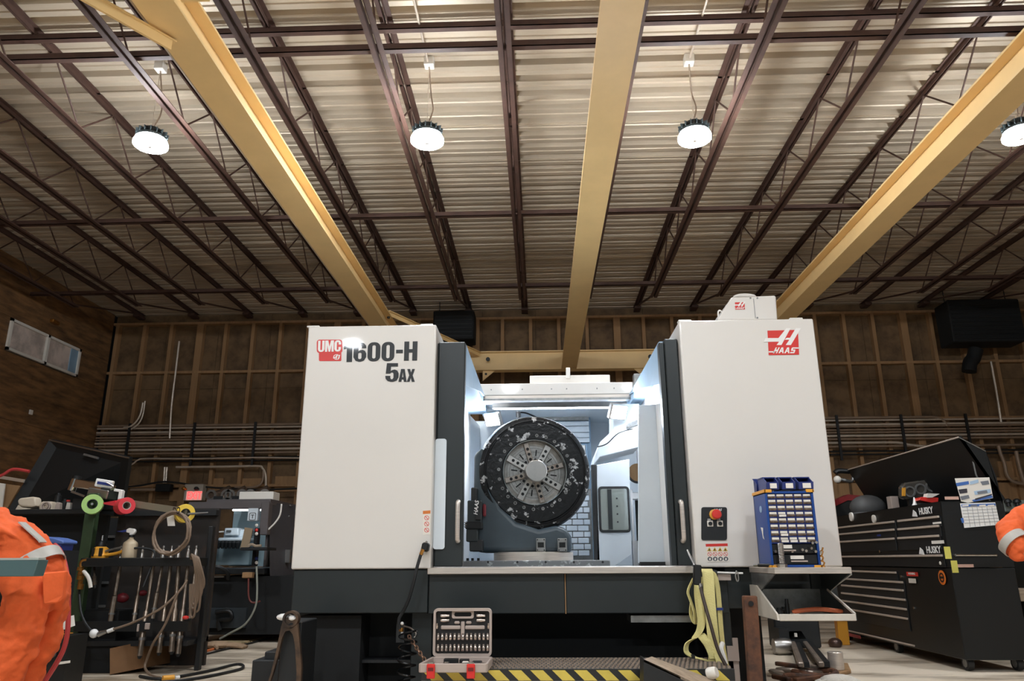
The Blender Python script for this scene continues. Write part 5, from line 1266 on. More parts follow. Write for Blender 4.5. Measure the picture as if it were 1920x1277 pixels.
q = at(1428, 955, 5.2); T = frame((cx0-.001, 0, 0), (0, -1, 0), (0, 0, 1))
el = [(-5.2-.05+.022*math.cos(t)*1.0, q.z+.02*math.sin(t)) for t in [2*PI*k/20 for k in range(20)]]
fill([[(-(5.2)+.028*math.cos(t), q.z+.022*math.sin(t)) for t in [2*PI*k/20 for k in range(20)]]], 'round_sticker', frame((cx0-.0015, 0, 0), (0, -1, 0)), mat('pale_blue_sticker', (150, 176, 206), .5), pc)
z_ = at(1434, 1003, 5.2).z
fill([[(-5.24, z_+.05), (-5.19, z_+.045), (-5.2, z_), (-5.18, z_-.03), (-5.21, z_-.02), (-5.22, z_+.02)]], 'paper_scrap', frame((cx0-.0015, 0, 0), (0, -1, 0)), 'paper', pc)
# loose bolts in the missing drawers
for k, (px, py) in enumerate(((1517, 1014), (1524, 1018), (1531, 1017), (1486, 1034), (1505, 1031), (1512, 1033), (1522, 1028), (1530, 1034), (1540, 1036), (1455, 1034))):
    q = at(px, py, CY0-.02); r = .009
    zz = q.z
    tag(MB().lathe([(r, 0), (r, .008), (r*.55, .009), (r*.55, .06)], q, (.2*(k % 3-1), 1, .1), 6).build('loose_bolt', 'satin'), 'loose steel bolt poking out of the lower drawers of the blue cabinet, %s of ten' % ORD[k], 'bolt', 'loose bolts in the parts cabinet')
# open blue bins on top
def bin_(px0, px1, Y0, Y1, lab, tall=0.):
    a, c = at(px0, 921, Y0), at(px1, 921, Y0); x0, x1 = a.x, c.x; zb_ = z1c+.013; h = .085+tall
    t = thing('storage_bin', lab, 'bin', ((x0+x1)/2, Y0, zb_), 'blue bins on the parts cabinet')
    m_ = MB(); w_ = .004
    m_.box(x0, x1, Y0, Y1, zb_, zb_+w_).box(x0, x1, Y1-w_, Y1, zb_, zb_+h)
    for x in (x0, x1-w_): m_.prism([(x, Y0-.01, zb_+h*.5), (x, Y0, zb_), (x, Y1, zb_), (x, Y1, zb_+h), (x, Y0+.07, zb_+h)], (w_, 0, 0))
    m_.prism([(x0, Y0, zb_), (x0, Y0-.012, zb_+h*.55), (x0, Y0-.006, zb_+h*.55), (x0, Y0+.006, zb_)], (x1-x0, 0, 0))
    m_.build('body', 'dblue', t)
    MB().box(x0-.004, x1+.004, Y0+.068, Y1+.004, zb_+h-.006, zb_+h+.001).build('rim', 'dblue', t)
    MB().box(x0+(x1-x0)*.25, x0+(x1-x0)*.8, Y0-.014, Y0-.010, zb_+.006, zb_+h*.45).build('label', 'paper', t)
    return t
bin_(1438, 1461, 5.09, 5.28, 'blue open bin with a paper label on the parts cabinet, leftmost in the front row')
bin_(1467, 1492, 5.09, 5.28, 'blue open bin with a paper label on the parts cabinet, middle of the front row')
bin_(1498, 1526, 5.09, 5.28, 'blue open bin with a paper label on the parts cabinet, rightmost in the front row')
t = bin_(1419, 1440, 5.30, 5.36, 'blue bin turned sideways at the back left corner of the parts cabinet', .01)
# tall bolt, marker and chain of fasteners on the shelf
t = thing('large_bolt', 'large threaded bolt standing on its hex head on the stainless shelf', 'bolt', (at(1467, 1060, 5.03).x, 5.03, zs))
q = at(1467, 1060, 5.04)
MB().lathe([(.028, 0), (.03, .004), (.03, .02), (.026, .022)], (q.x, 5.04, zs), n=6).build('hex_head', 'satin', t)
pr = [(.016, .022)]; h = .03
while h < .15: pr += [(.019, h), (.016, h+.004)]; h += .008
MB().lathe(pr+[(.0, h)], (q.x, 5.04, zs), n=16).build('threaded_shank', 'satin', t)
t = thing('marker_pen', 'black and cream marker lying on the left end of the stainless shelf', 'pen', (at(1440, 1058, 5.25).x, 5.25, zs))
a, c = at(1402, 1058, 5.3), at(1462, 1058, 5.05); a.z = c.z = zs+.012
MB().tube([a.lerp(c, .35), a.lerp(c, .75)], .011, 10).build('grip', 'black', t); MB().tube([a.lerp(c, .75), c], [.008, .004], 8).build('blade', 'stud', t); MB().tube([a.lerp(c, .2), a.lerp(c, .35)], [.007, .009], 8).build('tip', 'satin', t)
for k, (px, py) in enumerate(((1541, 1037), (1540, 1044), (1541, 1050), (1543, 1056))):
    q = at(px, py, 5.07); tag(MB().lathe([(.011, 0), (.011, .008), (.005, .009), (.005, .03)], V((q.x, 5.07, zs+.003+.03*(3-k))), (.3, -.3, 1), 6).build('brown_bolt', 'brass'), 'brownish bolt piled beside the blue cabinet, %s from the top' % ORD[k], 'bolt', 'bolts piled by the blue cabinet')
# small shelf label and spring clip under the cabinet edge
t = thing('rail_hook', 'short white rail with a spring clip below the operator panel', 'rail', at(1365, 1075, 5.5))
MB().tube([at(1338, 1073, 5.52), at(1393, 1075, 5.5)], .006, 8).build('rod', 'pwhite', t)
MB().box(at(1345, 1090, 5.56).x, at(1369, 1090, 5.56).x, 5.53, 5.62, at(1350, 1088, 5.56).z, at(1350, 1077, 5.56).z).build('plate', 'case', t)
MB().tube(spline([at(1381, 1070, 5.5), at(1379, 1080, 5.5), at(1382, 1090, 5.5), at(1385, 1086, 5.5), at(1383, 1072, 5.5)], 4), .005, 6).build('clip', 'satin', t)

# ================================================================== yellow lifting sling and pendant
YS = 5.42
sg = thing('lifting_sling', 'pale yellow webbing sling draped over a hook beside the steel sill', 'sling', at(1330, 1275, YS))
def strap(pts, wd, dy=0., tw=None, name='strap', mt='sling'):
    P3 = spline([at(x, y, YS+d_+dy) for x, y, d_ in pts], 6); n_ = len(P3)
    sides = [V((math.cos(a_), math.sin(a_), 0)) for a_ in [(tw[0]+(tw[1]-tw[0])*i/(n_-1)) if tw else 0 for i in range(n_)]]
    return MB().ribbon(P3, wd, sides, .006).build(name, mt, sg)
strap([(1322, 1070, .08), (1325, 1068, -.02), (1328, 1085, -.05), (1331, 1130, -.06), (1335, 1175, -.06), (1339, 1220, -.05), (1337, 1262, -.05), (1344, 1300, -.05)], .075, tw=(0, .2))
strap([(1310, 1082, .06), (1309, 1110, .0), (1312, 1140, -.02), (1315, 1165, -.03), (1312, 1182, -.05), (1303, 1196, -.08)], .055, tw=(-.2, .5))
strap([(1300, 1084, .02), (1290, 1108, .0), (1294, 1124, .0), (1301, 1145, .0), (1304, 1168, .0)], .03, tw=(1.0, .9))
strap([(1296, 1130, .03), (1295, 1150, .03), (1300, 1165, .02), (1306, 1170, .01)], .03, tw=(.9, .6))
strap([(1312, 1188, -.03), (1322, 1200, -.07), (1332, 1215, -.07), (1340, 1235, -.06)], .07, tw=(.3, .2))
strap([(1304, 1196, -.09), (1289, 1206, -.1), (1287, 1222, -.1), (1300, 1232, -.1), (1316, 1236, -.08), (1332, 1240, -.05)], .045, tw=(.9, .4))
strap([(1326, 1069, .0), (1338, 1076, .0), (1345, 1100, -.01), (1349, 1140, -.02), (1352, 1180, -.02), (1356, 1215, -.03), (1362, 1245, -.03), (1373, 1290, -.04)], .04, tw=(.5, .7))
strap([(1346, 1225, -.07), (1352, 1248, -.07), (1358, 1270, -.07), (1366, 1300, -.07)], .055, tw=(.1, .2))
q = at(1349, 1142, YS-.035); MB().cbox(q, .046, .014, .016).build('size_band', 'dblue', sg)
q = at(1299, 1231, YS-.115); MB().cbox(q, .02, .05, .022).build('size_band', 'ink', sg)
hk = at(1324, 1072, 5.5); MB().tube([hk+V((-.05, .15, 0)), hk+V((-.05, -.03, 0)), hk+V((.06, -.03, 0)), hk+V((.06, .15, 0))], .012, 8).build('hook_bar', 'dark', sg)
pn = thing('hand_pendant', 'black pendant box with a long dark cord hanging over the yellow sling', 'pendant', at(1306, 1095, 5.3))
MB().cbox(at(1307, 1078, 5.33), .05, .04, .13, Matrix.Rotation(.1, 3, 'Y')).build('box', 'black', pn, bevel=.006)
MB().tube(spline([at(1289, 1032, 5.56), at(1296, 1048, 5.45), at(1302, 1060, 5.36), at(1306, 1068, 5.33)], 5), .008, 8).build('cable', 'satin', pn)
MB().tube(spline([at(1292, 1040, 5.56), at(1301, 1052, 5.45), at(1307, 1068, 5.34)], 5), .007, 8).build('cable', 'dsteel', pn)
MB().tube(spline([at(1313, 1097, 5.32), at(1318, 1120, 5.26), at(1332, 1170, 5.2), at(1346, 1218, 5.18), at(1362, 1250, 5.16), at(1384, 1296, 5.12)], 6), .012, 8).build('cord', mat('brown_black_cord', (62, 50, 42), .6), pn)
MB().tube([at(1313, 1095, 5.32), at(1314, 1104, 5.3)], .012, 8).build('ferrule', 'satin', pn)
tag(MB().tube(spline([at(1355, 1206, 5.36), at(1352, 1215, 5.34), at(1357, 1232, 5.34), at(1361, 1245, 5.34)], 4), .016, 8).build('rag_tie', 'pwhite'), 'short white rag tied to the sling near its foot', 'rag')

# ================================================================== step platform
ZP = .485
st = thing('step_platform', 'low black step platform with an anti-slip grating and hazard striped edge', 'step', (.25, 5.3, 0))
PX0, PX1 = -.74, 1.16
MB().box(PX0, PX1, 5.02, 5.58, ZP-.14, ZP-.02).build('deck', 'matt', st)
MB().box(PX0, PX1, 5.0, 5.02, ZP-.16, ZP-.005).build('front_plate', 'ink', st)
MB().box(PX0, PX1, 4.994, 5.0, ZP-.075, ZP-.07).build('edge_trim', 'satin', st)
MB().box(PX0+.02, PX1-.02, 5.03, 5.55, .0, ZP-.14).build('lower_box', 'dark', st)
gr = MB()
for iy in range(8):
    for ix in range(66):
        x = PX0+.02+.0286*ix+(.0143 if iy % 2 else 0); y = 5.05+.068*iy
        gr.lathe([(.012, 0), (.011, .016), (.008, .016), (.007, 0)], (x, y, ZP-.016), n=6, cap=False)
g_ = gr.build('grip_studs', mat('dull_grating_steel', (176, 156, 138), .45, .3), st); g_['kind'] = 'stuff'
for iy in range(9): MB().box(PX0, PX1, 5.02+.068*iy-.004, 5.02+.068*iy+.004, ZP-.02, ZP-.004).build('grating_bar', 'dsteel', st)
x = PX0; k = 0
while x < PX1-.05:
    MB().prism([(x, 4.9965, ZP-.01), (x+.078, 4.9965, ZP-.01), (x+.14, 4.9965, ZP-.068), (x+.062, 4.9965, ZP-.068)], (0, .003, 0)).build('hazard_stripe', 'haz', st)
    x += .133

# ================================================================== open socket case on the step
CY_, CW = 5.12, .39
sc = thing('socket_case', 'open taupe socket set case with two red latches on the step', 'tool case', at(855, 1262, 4.9))
b0, b1 = at(812, 1230, CY_), at(922, 1230, CY_); cxa, cxb = b0.x, b1.x; zc = ZP+.005; zl0 = zc+.05; zl1 = at(868, 1140, CY_+.03).z
f0, f1 = at(787, 1258, 4.78).x, at(912, 1258, 4.78).x
lidT = V((0, .04, 0))
T = Matrix(((1, 0, 0, 0), (0, 0, -1, CY_), (0, 1, 0, 0), (0, 0, 0, 1)))
lid = fill([rrect(cxa, zl0, cxb, zl1, .025), rrect(cxa+.014, zl0+.016, cxb-.014, zl1-.016, .014)], 'lid_rim', frame((0, CY_+.0, 0)), 'case', sc, ext=.022)
MB().box(cxa+.01, cxb-.01, CY_+.016, CY_+.024, zl0+.01, zl1-.01).build('lid_liner', mat('charcoal_liner', (38, 36, 36), .6), sc)
hx = (cxa+cxb)/2
fill([rrect(hx-.07, zl1-.062, hx+.07, zl1-.012, .012), rrect(hx-.055, zl1-.05, hx+.055, zl1-.024, .01)], 'grip_frame', frame((0, CY_+.006, 0)), 'case', sc, ext=.008)
MB().box(hx-.05, hx+.05, CY_+.008, CY_+.015, zl1-.05, zl1-.024).build('grip_recess', 'matt', sc)
for s_ in (-1, 1):
    MB().box(min(hx+s_*.015, hx+s_*.14), max(hx+s_*.015, hx+s_*.14), CY_+.0, CY_+.012, zl1-.128, zl1-.104).build('moulded_rib', 'case', sc, bevel=.005)
    MB().box(min(hx+s_*.02, hx+s_*.055), max(hx+s_*.02, hx+s_*.055), CY_+.0, CY_+.012, zl1-.096, zl1-.078).build('moulded_rib', 'case', sc, bevel=.008)
MB().box(hx-.012, hx+.012, CY_-.0, CY_+.012, zl1-.19, zl1-.08).build('centre_rib', 'case', sc, bevel=.004)
# tray half
base = MB(); w_ = .012
P = [(f0, 4.78), (f1, 4.78), (cxb, CY_-.02), (cxa, CY_-.02)]
base.prism([(x, y, zc) for x, y in P], (0, 0, .012)); base.build('base_floor', 'case', sc)
for i in range(4):
    (x0, y0), (x1, y1) = P[i], P[(i+1) % 4]
    MB().bar((x0, y0, zc+.025), (x1, y1, zc+.025), .014, .05).build('base_wall', 'case', sc, bevel=.004)
for px in (808, 883):
    x = at(px, 1262, 4.77).x
    lt = MB().box(x-.024, x+.024, 4.755, 4.77, zc-.03, zc+.05).build('latch', mat('bright_red_plastic', (214, 44, 38), .4), sc, bevel=.004)
    MB().box(x-.016, x+.016, 4.752, 4.756, zc+.012, zc+.03).build('latch_slot', mat('dark_red', (110, 20, 20), .5), lt)
    MB().box(x-.014, x+.014, 4.76, 4.785, zc+.05, zc+.058).build('latch_hinge', 'satin', lt)
CHR = mat('polished_socket', (226, 214, 206), .22, 1)
def sock(x, z, r, h, lab, tilt=False):
    ax_ = (0, 0, 1) if not tilt else (1, 0, 0)
    m_ = MB().lathe([(r*.8, 0), (r, .004), (r, h*.6), (r*.82, h*.66), (r*.82, h), (r*.5, h), (r*.5, h*.8)], (x, CY_+.0, z) if not tilt else (x-h/2, CY_+.0, z), ax_, 14)
    tag(m_.build('socket', CHR), lab, 'socket', 'chrome sockets in the open case')
for r_, zz in ((0, zl1-.19), (1, zl1-.255)):
    for k in range(13):
        sock(cxa+.03+(CW-.075)*k/12+.0, zz, .0095, .04, 'chrome socket in the case lid, %s from the left in the %s row' % (ORD[k], ('upper', 'lower')[r_]))
for s_ in (-1, 1):
    sock(hx+s_*.165-(0 if s_ < 0 else .0), zl1-.125, .0085, .035, 'chrome socket standing alone at the %s side of the case lid' % ('left', 'right')[s_ > 0])
    for j in range(2):
        sock(hx+s_*.115, zl1-.045-.028*j, .011, .055, 'chrome socket lying flat at the %s %s of the case lid' % (('upper', 'second')[j], ('left', 'right')[s_ > 0]), True)
# loose tools in the tray half
zt_ = zc+.0135
t = thing('ratchet', 'chrome ratchet handle lying in the socket case tray', 'tool', (hx+.05, 4.95, zt_))
MB().tube([(hx-.02, 4.93, zt_+.012), (hx+.13, 4.98, zt_+.012)], .008, 8).build('handle', 'black', t); MB().lathe([(.022, 0), (.022, .018), (.012, .022)], (hx+.14, 4.93, zt_), n=14).build('head', 'chrome', t)
MB().tube([(hx+.05, 4.93, zt_+.012), (hx+.14, 4.93, zt_+.012)], .007, 8).build('neck', 'chrome', t)
t = thing('pliers', 'black pliers lying at the left of the socket case tray', 'tool', (hx-.12, 4.9, zt_))
MB().tube([(hx-.16, 4.86, zt_+.008), (hx-.08, 4.95, zt_+.008)], .007, 8).build('handle', 'black', t); MB().tube([(hx-.13, 4.86, zt_+.008), (hx-.075, 4.95, zt_+.008)], .007, 8).build('handle', 'black', t)
for k, (dx, y, w1, h, mt) in enumerate(((-.06, 5.03, .09, .035, 'black'), (.02, 5.05, .06, .03, 'black'), (.03, 5.02, .04, .02, 'paper'), (-.01, 4.9, .1, .02, 'dsteel'), (.1, 5.04, .06, .02, 'dark'), (-.08, 4.95, .03, .025, 'satin'))):
    tag(MB().box(hx+dx-w1/2, hx+dx+w1/2, y-.02, y+.02, zt_, zt_+h).build('tool_block', mt, bevel=.004), ('black bit holder at the back left of the case tray', 'black bit holder at the back middle of the case tray', 'white adapter in the case tray', 'grey extension bar across the case tray', 'dark bit strip at the back right of the case tray', 'small steel adapter left of the bar in the case tray')[k], 'tool')
tag(MB().box(hx-.09, hx+.09, 4.835, 4.845, zt_, zt_+.012).build('hex_key', 'black', bevel=.002), 'black hex key along the front of the case tray', 'tool')
# ================================================================== trestle, blocks, chain and hoses in front of the machine
YQ = 5.0
TR = mat('worn_brown_steel', (96, 76, 60), .5, .5, alt=(58, 48, 42), vscale=9, thr=(.4, .65))
tr = thing('steel_trestle', 'worn steel trestle with an arched opening at the left front of the machine', 'trestle', atz(530, 1290, .2))
outer = [(496, 1300), (508, 1262), (519, 1215), (527, 1175), (531, 1163), (536, 1158), (549, 1157), (555, 1162), (558, 1172), (562, 1210), (565, 1250), (567, 1300)]
inner = [(557, 1300), (556, 1260), (553, 1210), (549, 1190), (543, 1182), (535, 1184), (529, 1196), (521, 1230), (512, 1262), (504, 1300)]
op_ = [at(x, y, YQ) for x, y in outer]; ip = [at(x, y, YQ) for x, y in inner]
# extend legs to the floor
op_[0].z = 0; op_[-1].z = 0; ip[0].z = 0; ip[-1].z = 0; op_[0].x -= .12; ip[-1].x -= .12
MB().prism(op_+ip, (0, .03, 0)).build('side_frame', TR, tr)
MB().lathe([(.05, -.01), (.05, .045), (.036, .045), (.036, -.01), (.05, -.01)], at(545, 1161, YQ), (0, 1, 0), 20, cap=False).build('top_ring', TR, tr)
q = at(546, 1173, YQ); MB().cyl(q, q+V((0, -.004, 0)), .016, 12).build('bolt_hole', 'matt', tr)
tag(MB().sphere(at(534, 1157, YQ+.05), .055, .04, .022, 12).sphere(at(549, 1159, YQ+.02), .03, .03, .02, 10).build('rag', 'pwhite'), 'white rag on top of the steel trestle', 'rag')
for k, (x0, y0, x1, y1, Y) in enumerate(((519, 1166, 566, 1300, 5.06), (468, 1238, 525, 1300, 5.5), (495, 1222, 525, 1240, 5.55))):
    a, c = at(x0, y1, Y), at(x1, y0, Y); tag(MB().box(a.x, c.x, Y, Y+.35, 0 if k < 2 else at(500, 1238, 5.55).z, c.z).build('support_block', 'dark', bevel=.006), ('tall dark block behind the steel trestle', 'low dark block left of the steel trestle', 'small dark block stacked on the low one by the trestle')[k], 'block')
# air gun with hose
YH = 5.5
ag = thing('air_gun', 'black air gun hung on the left cabinet edge with its hose', 'air gun', at(797, 1040, YH))
MB().cbox(at(798, 1026, YH+.05), .05, .08, .06, Matrix.Rotation(.2, 3, 'Y')).build('body', 'black', ag, bevel=.01)
MB().tube([at(795, 1020, YH+.04), at(790, 1040, YH)], .012, 8).build('handle', 'dark', ag)
MB().tube([at(800, 1016, YH+.05), at(796, 1022, YH+.02)], .009, 8).build('nozzle', 'satin', ag)
MB().tube(spline([at(789, 1040, YH), at(782, 1064, YH-.02), at(776, 1090, YH-.03), at(766, 1125, YH-.02), at(755, 1148, YH), at(748, 1162, YH), at(749, 1180, YH)], 6), .0115, 8).build('hose', 'rubber', ag)
MB().tube([at(793, 1030, YH), at(789, 1040, YH)], .013, 8).build('ferrule', 'brass', ag)
mv = thing('air_valve', 'brass and white air fitting on the dark post beside the chain', 'valve', at(753, 1190, YH+.1))
MB().tube([at(753, 1177, YH+.1), at(752, 1184, YH+.1)], .016, 10).build('body', 'brass', mv)
for py, r in ((1169, .012), (1187, .01)): MB().sphere(at(754, py, YH+.1), r).build('knob', 'pwhite', mv)
MB().box(at(745, 1195, YH+.15).x, at(760, 1195, YH+.15).x, YH+.1, YH+.24, at(750, 1205, YH+.1).z, at(750, 1170, YH+.1).z).build('bracket', 'dark', mv)
MB().tube(spline([at(757, 1174, YH+.1), at(770, 1178, YH+.05), at(780, 1188, YH+.02), at(777, 1196, YH)], 5), .006, 6).build('spout', 'satin', mv)
# chain links down to the socket case
a, c = at(766, 1192, YH-.05), at(797, 1239, 5.2); n_ = 9; L_ = (c-a)
chn = thing('steel_chain', 'rusty steel chain hanging down to the left corner of the socket case', 'chain', c)
for k in range(n_):
    p = a+L_*((k+.5)/n_); d = L_.normalized(); s1 = d.cross(V((0, 1, 0))).normalized(); s2 = d.cross(s1)
    s_ = s1 if k % 2 == 0 else s2; hl_ = L_.length/n_*.66
    MB().tube([p+d*hl_*math.cos(t)+s_*.011*math.sin(t) for t in [2*PI*j/14 for j in range(14)]], .0042, 6, closed=True).build('link', mat('rusty_chain', (150, 118, 98), .4, .8), chn)
# coiled black hose
pts = []
for k in range(90):
    t_ = k/90; a_ = 2*PI*5.5*t_; c_ = at(768-6*t_, 1180+120*t_, YH-.02)
    pts.append(c_+V((.06*math.cos(a_), .06*math.sin(a_)-.05, 0)))
tag(MB().tube(pts, .0065, 6).build('coil_hose', mat('glossy_black_hose', (18, 18, 19), .2)), 'glossy black coiled air hose left of the socket case', 'hose')

# ================================================================== rusty post, plank and clutter at lower right
YR = 4.95
t = thing('rusty_post', 'rusty brown steel post standing in front of the machine on the right', 'post', (at(1410, 1280, YR).x, YR, 0))
a, c = at(1405, 1117, YR), at(1416, 1277, YR); d = (c-a); c2 = a+d*((a.z)/(a.z-c.z)); 
MB().bar(a, c2, .085, .05, (0, 1, 0)).build('flat_bar', 'rust', t, bevel=.006)
q = a.lerp(c2, .62); MB().tube([q+V((-.05, -.03, 0)), q+V((.05, -.035, -.002)), q+V((.065, 0, .012)), q+V((.05, .03, 0)), q+V((-.05, .03, 0))], .006, 6, closed=True).build('string', 'pwhite', t)
q = at(1408, 1132, YR-.03); MB().cyl(q, q+V((0, -.004, 0)), .016, 12).build('bolt_hole', 'matt', t)
pk = thing('timber_ramp', 'weathered timber with a dark face sloping in front of the step', 'timber', (at(1290, 1270, 4.6).x, 4.6, 0))
p0, p1, p2, p3 = at(1207, 1236, 4.75), at(1222, 1231, 4.95), at(1380, 1290, 4.95), at(1345, 1300, 4.75)
MB().prism([p0, p1, p2, p3], V((0, 0, -.015))).build('top_face', 'wood', pk)
MB().prism([p0, p3, V((p3.x, p3.y, 0)), V((p0.x-.03, p0.y, 0))], (0, .18, 0)).build('body', 'dark', pk)
tag(MB().lathe([(.03, 0), (.035, .01), (.033, .05), (.028, .06)], at(1327, 1264, 4.93), (.3, -.2, .1), 14).build('pipe_plug', 'paper'), 'rounded pale plug at the top of the timber ramp', 'plug')
t = thing('cream_box', 'cream stepped block standing behind the yellow sling', 'block', at(1372, 1240, 5.9))
a, c = at(1362, 1238, 5.75), at(1381, 1210, 5.75); MB().box(a.x, c.x, 5.7, 5.72, a.z, c.z).box(at(1371, 1210, 5.75).x, c.x, 5.7, 5.72, c.z, at(1371, 1195, 5.75).z).build('face', 'case', t)
MB().box(a.x, c.x, 5.72, 5.9, 0, c.z).build('body', 'case', t)
# ================================================================== people
def figure(name, pts, edges, root, mt, parent=None, sub=2, base=None, fold=0.):
    keys = list(pts); me = bpy.data.meshes.new(name)
    o0 = off(parent) if parent is not None else V(base)
    me.from_pydata([V(pts[k][0])-o0 for k in keys], [(keys.index(a), keys.index(c)) for a, c in edges], [])
    o = bpy.data.objects.new(name, me); COL.objects.link(o)
    me.materials.append(M[mt] if isinstance(mt, str) else mt)
    md = o.modifiers.new('skin', 'SKIN'); md.use_smooth_shade = True
    for i, k in enumerate(keys):
        sv = me.skin_vertices[0].data[i]; r = pts[k][1]
        sv.radius = (r, r) if not isinstance(r, tuple) else r
        sv.use_root = (k == root)
    ss = o.modifiers.new('subdivision', 'SUBSURF'); ss.levels = sub; ss.render_levels = sub
    if fold:
        tx = bpy.data.textures.get('cloth_folds') or bpy.data.textures.new('cloth_folds', 'CLOUDS')
        tx.noise_scale = .11; tx.noise_depth = 3; tx.cloud_type = 'GRAYSCALE'
        dm = o.modifiers.new('folds', 'DISPLACE'); dm.texture = tx; dm.strength = fold; dm.mid_level = .5; dm.texture_coords = 'LOCAL'
    if parent is not None: o.parent = parent
    else: o.location = o0
    OFF[o.name] = o0
    return o
def hand(dct, ed, wrist, tip, side, key):          # palm and five fingers growing from the wrist
    w_, t_ = V(wrist), V(tip); d = (t_-w_).normalized(); s_ = V(side)-d*V(side).dot(d); s_.normalize(); n_ = d.cross(s_)
    dct[key+'palm'] = (w_+d*.06, .026); ed.append((key+'wrist', key+'palm'))
    for i, (off_, L_) in enumerate(((-.03, .07), (-.01, .08), (.01, .077), (.03, .06))):
        k0, k1, k2 = key+'k%d' % i, key+'m%d' % i, key+'t%d' % i
        dct[k0] = (w_+d*.095+s_*off_, .011); dct[k1] = (w_+d*(.095+L_*.5)+s_*off_*1.1+n_*.012, .009); dct[k2] = (w_+d*(.095+L_*.85)+s_*off_*1.1+n_*.035, .008)
        ed += [(key+'palm', k0), (k0, k1), (k1, k2)]
    dct[key+'th0'] = (w_+d*.045+s_*(-.04), .012); dct[key+'th1'] = (w_+d*.08+s_*(-.055)+n_*.02, .01)
    ed += [(key+'palm', key+'th0'), (key+'th0', key+'th1')]
def sleeve(m_, p0, p1, r0, r1, n=20):
    m_.tube([p0, p1], [r0, r1], n, cap=False)
def head_parts(h, face, par):                       # face direction, features and hair as children of the body
    f = V(face).normalized(); s_ = f.cross(V((0, 0, 1))).normalized(); u = s_.cross(f)
    for k in (-1, 1):
        MB().sphere(h+f*.088+s_*.032*k+u*.01, .013, n=10).build('eye', 'pwhite', par); MB().sphere(h+f*.098+s_*.032*k+u*.01, .006, n=8).build('pupil', 'ink', par)
        MB().sphere(h+s_*.082*k-f*.005, .02, .02, .032, 10).build('ear', 'skin', par)
    MB().sphere(h+f*.105-u*.018, .014, .014, .02, 10).build('nose', 'skin', par)
    MB().bar(h+f*.092-u*.05-s_*.022, h+f*.092-u*.05+s_*.022, .01, .008).build('mouth', mat('lip', (160, 96, 84), .5), par)
    MB().sphere(h-f*.018+u*.03, .098, .102, .098, 16).build('hair', 'hair', par)

# ---- worker bending over at the left edge
def Lp(px, py, Y): return at(px, py, Y)
Ya = 5.0
pel = Lp(84, 1092, Ya); wai = Lp(56, 1048, Ya); che = Lp(0, 994, Ya); nek = Lp(-48, 968, Ya); hed = Lp(-92, 962, Ya)
footz = .08
body = {'pel': (pel, .13), 'wai': (wai, .12), 'che': (che, .14), 'nek': (nek, .06), 'hd0': (hed+V((.05, 0, 0)), .08), 'hd1': (hed+V((-.05, 0, -.02)), .075)}
ed = [('pel', 'wai'), ('wai', 'che'), ('che', 'nek'), ('nek', 'hd0'), ('hd0', 'hd1')]
for s_, dy in (('n', -.1), ('f', .12)):
    hip = pel+V((-.02, dy, -.06)); kn = Lp(28 if s_ == 'n' else 64, 1215, Ya+dy); an = V((kn.x-.16, Ya+dy+.02, .1)); to = an+V((-.2, 0, -.05))
    body.update({s_+'hip': (hip, .09), s_+'kn': (kn, .06), s_+'an': (an, .045), s_+'to': (to, .035)})
    ed += [('pel', s_+'hip'), (s_+'hip', s_+'kn'), (s_+'kn', s_+'an'), (s_+'an', s_+'to')]
    sh = che+V((-.04, dy*1.7, -.0)); el = sh+V((-.1, dy*.3, -.26)); wr = el+V((-.22, 0, -.08))
    body.update({s_+'sh': (sh, .06), s_+'el': (el, .042), s_+'wrist': (wr, .03)})
    ed += [('che', s_+'sh'), (s_+'sh', s_+'el'), (s_+'el', s_+'wrist')]
    hand(body, ed, wr, wr+V((-.1, 0, -.02)), (0, 1, 0), s_)
pb_ = figure('person', body, ed, 'pel', 'skin', base=(pel.x, Ya, 0))
tag(pb_, 'worker in orange coveralls with silver tape bending over at the left edge', 'person')
cov = {k: body[k] for k in ('pel', 'wai', 'che')}
cov = {'pel': (pel, (.165, .185)), 'wai': (wai, (.155, .17)), 'che': (che, (.165, .19)), 'nk': (nek+V((.05, 0, 0)), .1)}
ce = [('pel', 'wai'), ('wai', 'che'), ('che', 'nk')]
for s_ in ('n', 'f'):
    for a_, r in (('hip', .15), ('kn', .135), ('an', .11)): cov[s_+a_] = (body[s_+a_][0]+(V((0, 0, .04)) if a_ == 'an' else V((0, 0, 0))), r)
    for a_, r in (('sh', .1), ('el', .08), ('wrist', .06)): cov[s_+a_] = (body[s_+a_][0], r)
    ce += [('pel', s_+'hip'), (s_+'hip', s_+'kn'), (s_+'kn', s_+'an'), ('che', s_+'sh'), (s_+'sh', s_+'el'), (s_+'el', s_+'wrist')]
cv = figure('coveralls', cov, ce, 'pel', 'orange', pb_, sub=4, fold=.085)
def oval_band(c_, axis, ra, rb, wd, par, name='reflective_band', mt='refl', th=.006):
    ax_ = V(axis).normalized(); s1 = V((0, 1, 0)); s1 = (s1-ax_*s1.dot(ax_)).normalized(); s2 = ax_.cross(s1); n_ = 32; vs = []; fs = []
    for h in (-wd/2, wd/2):
        for ex in (0, th):
            for k in range(n_):
                t = 2*PI*k/n_; vs.append(c_+ax_*h+s1*((ra+ex)*math.cos(t))+s2*((rb+ex)*math.sin(t)))
    for k in range(n_):
        j = (k+1) % n_
        fs += [(n_+k, n_+j, 3*n_+j, 3*n_+k), (k, 2*n_+k, 2*n_+j, j), (k, j, n_+j, n_+k), (2*n_+k, 3*n_+k, 3*n_+j, 2*n_+j)]
    return MB().add(vs, fs).build(name, mt, par)
wax = (pel-wai)
oval_band(wai.lerp(pel, .35), wax, .178, .164, .075, cv)
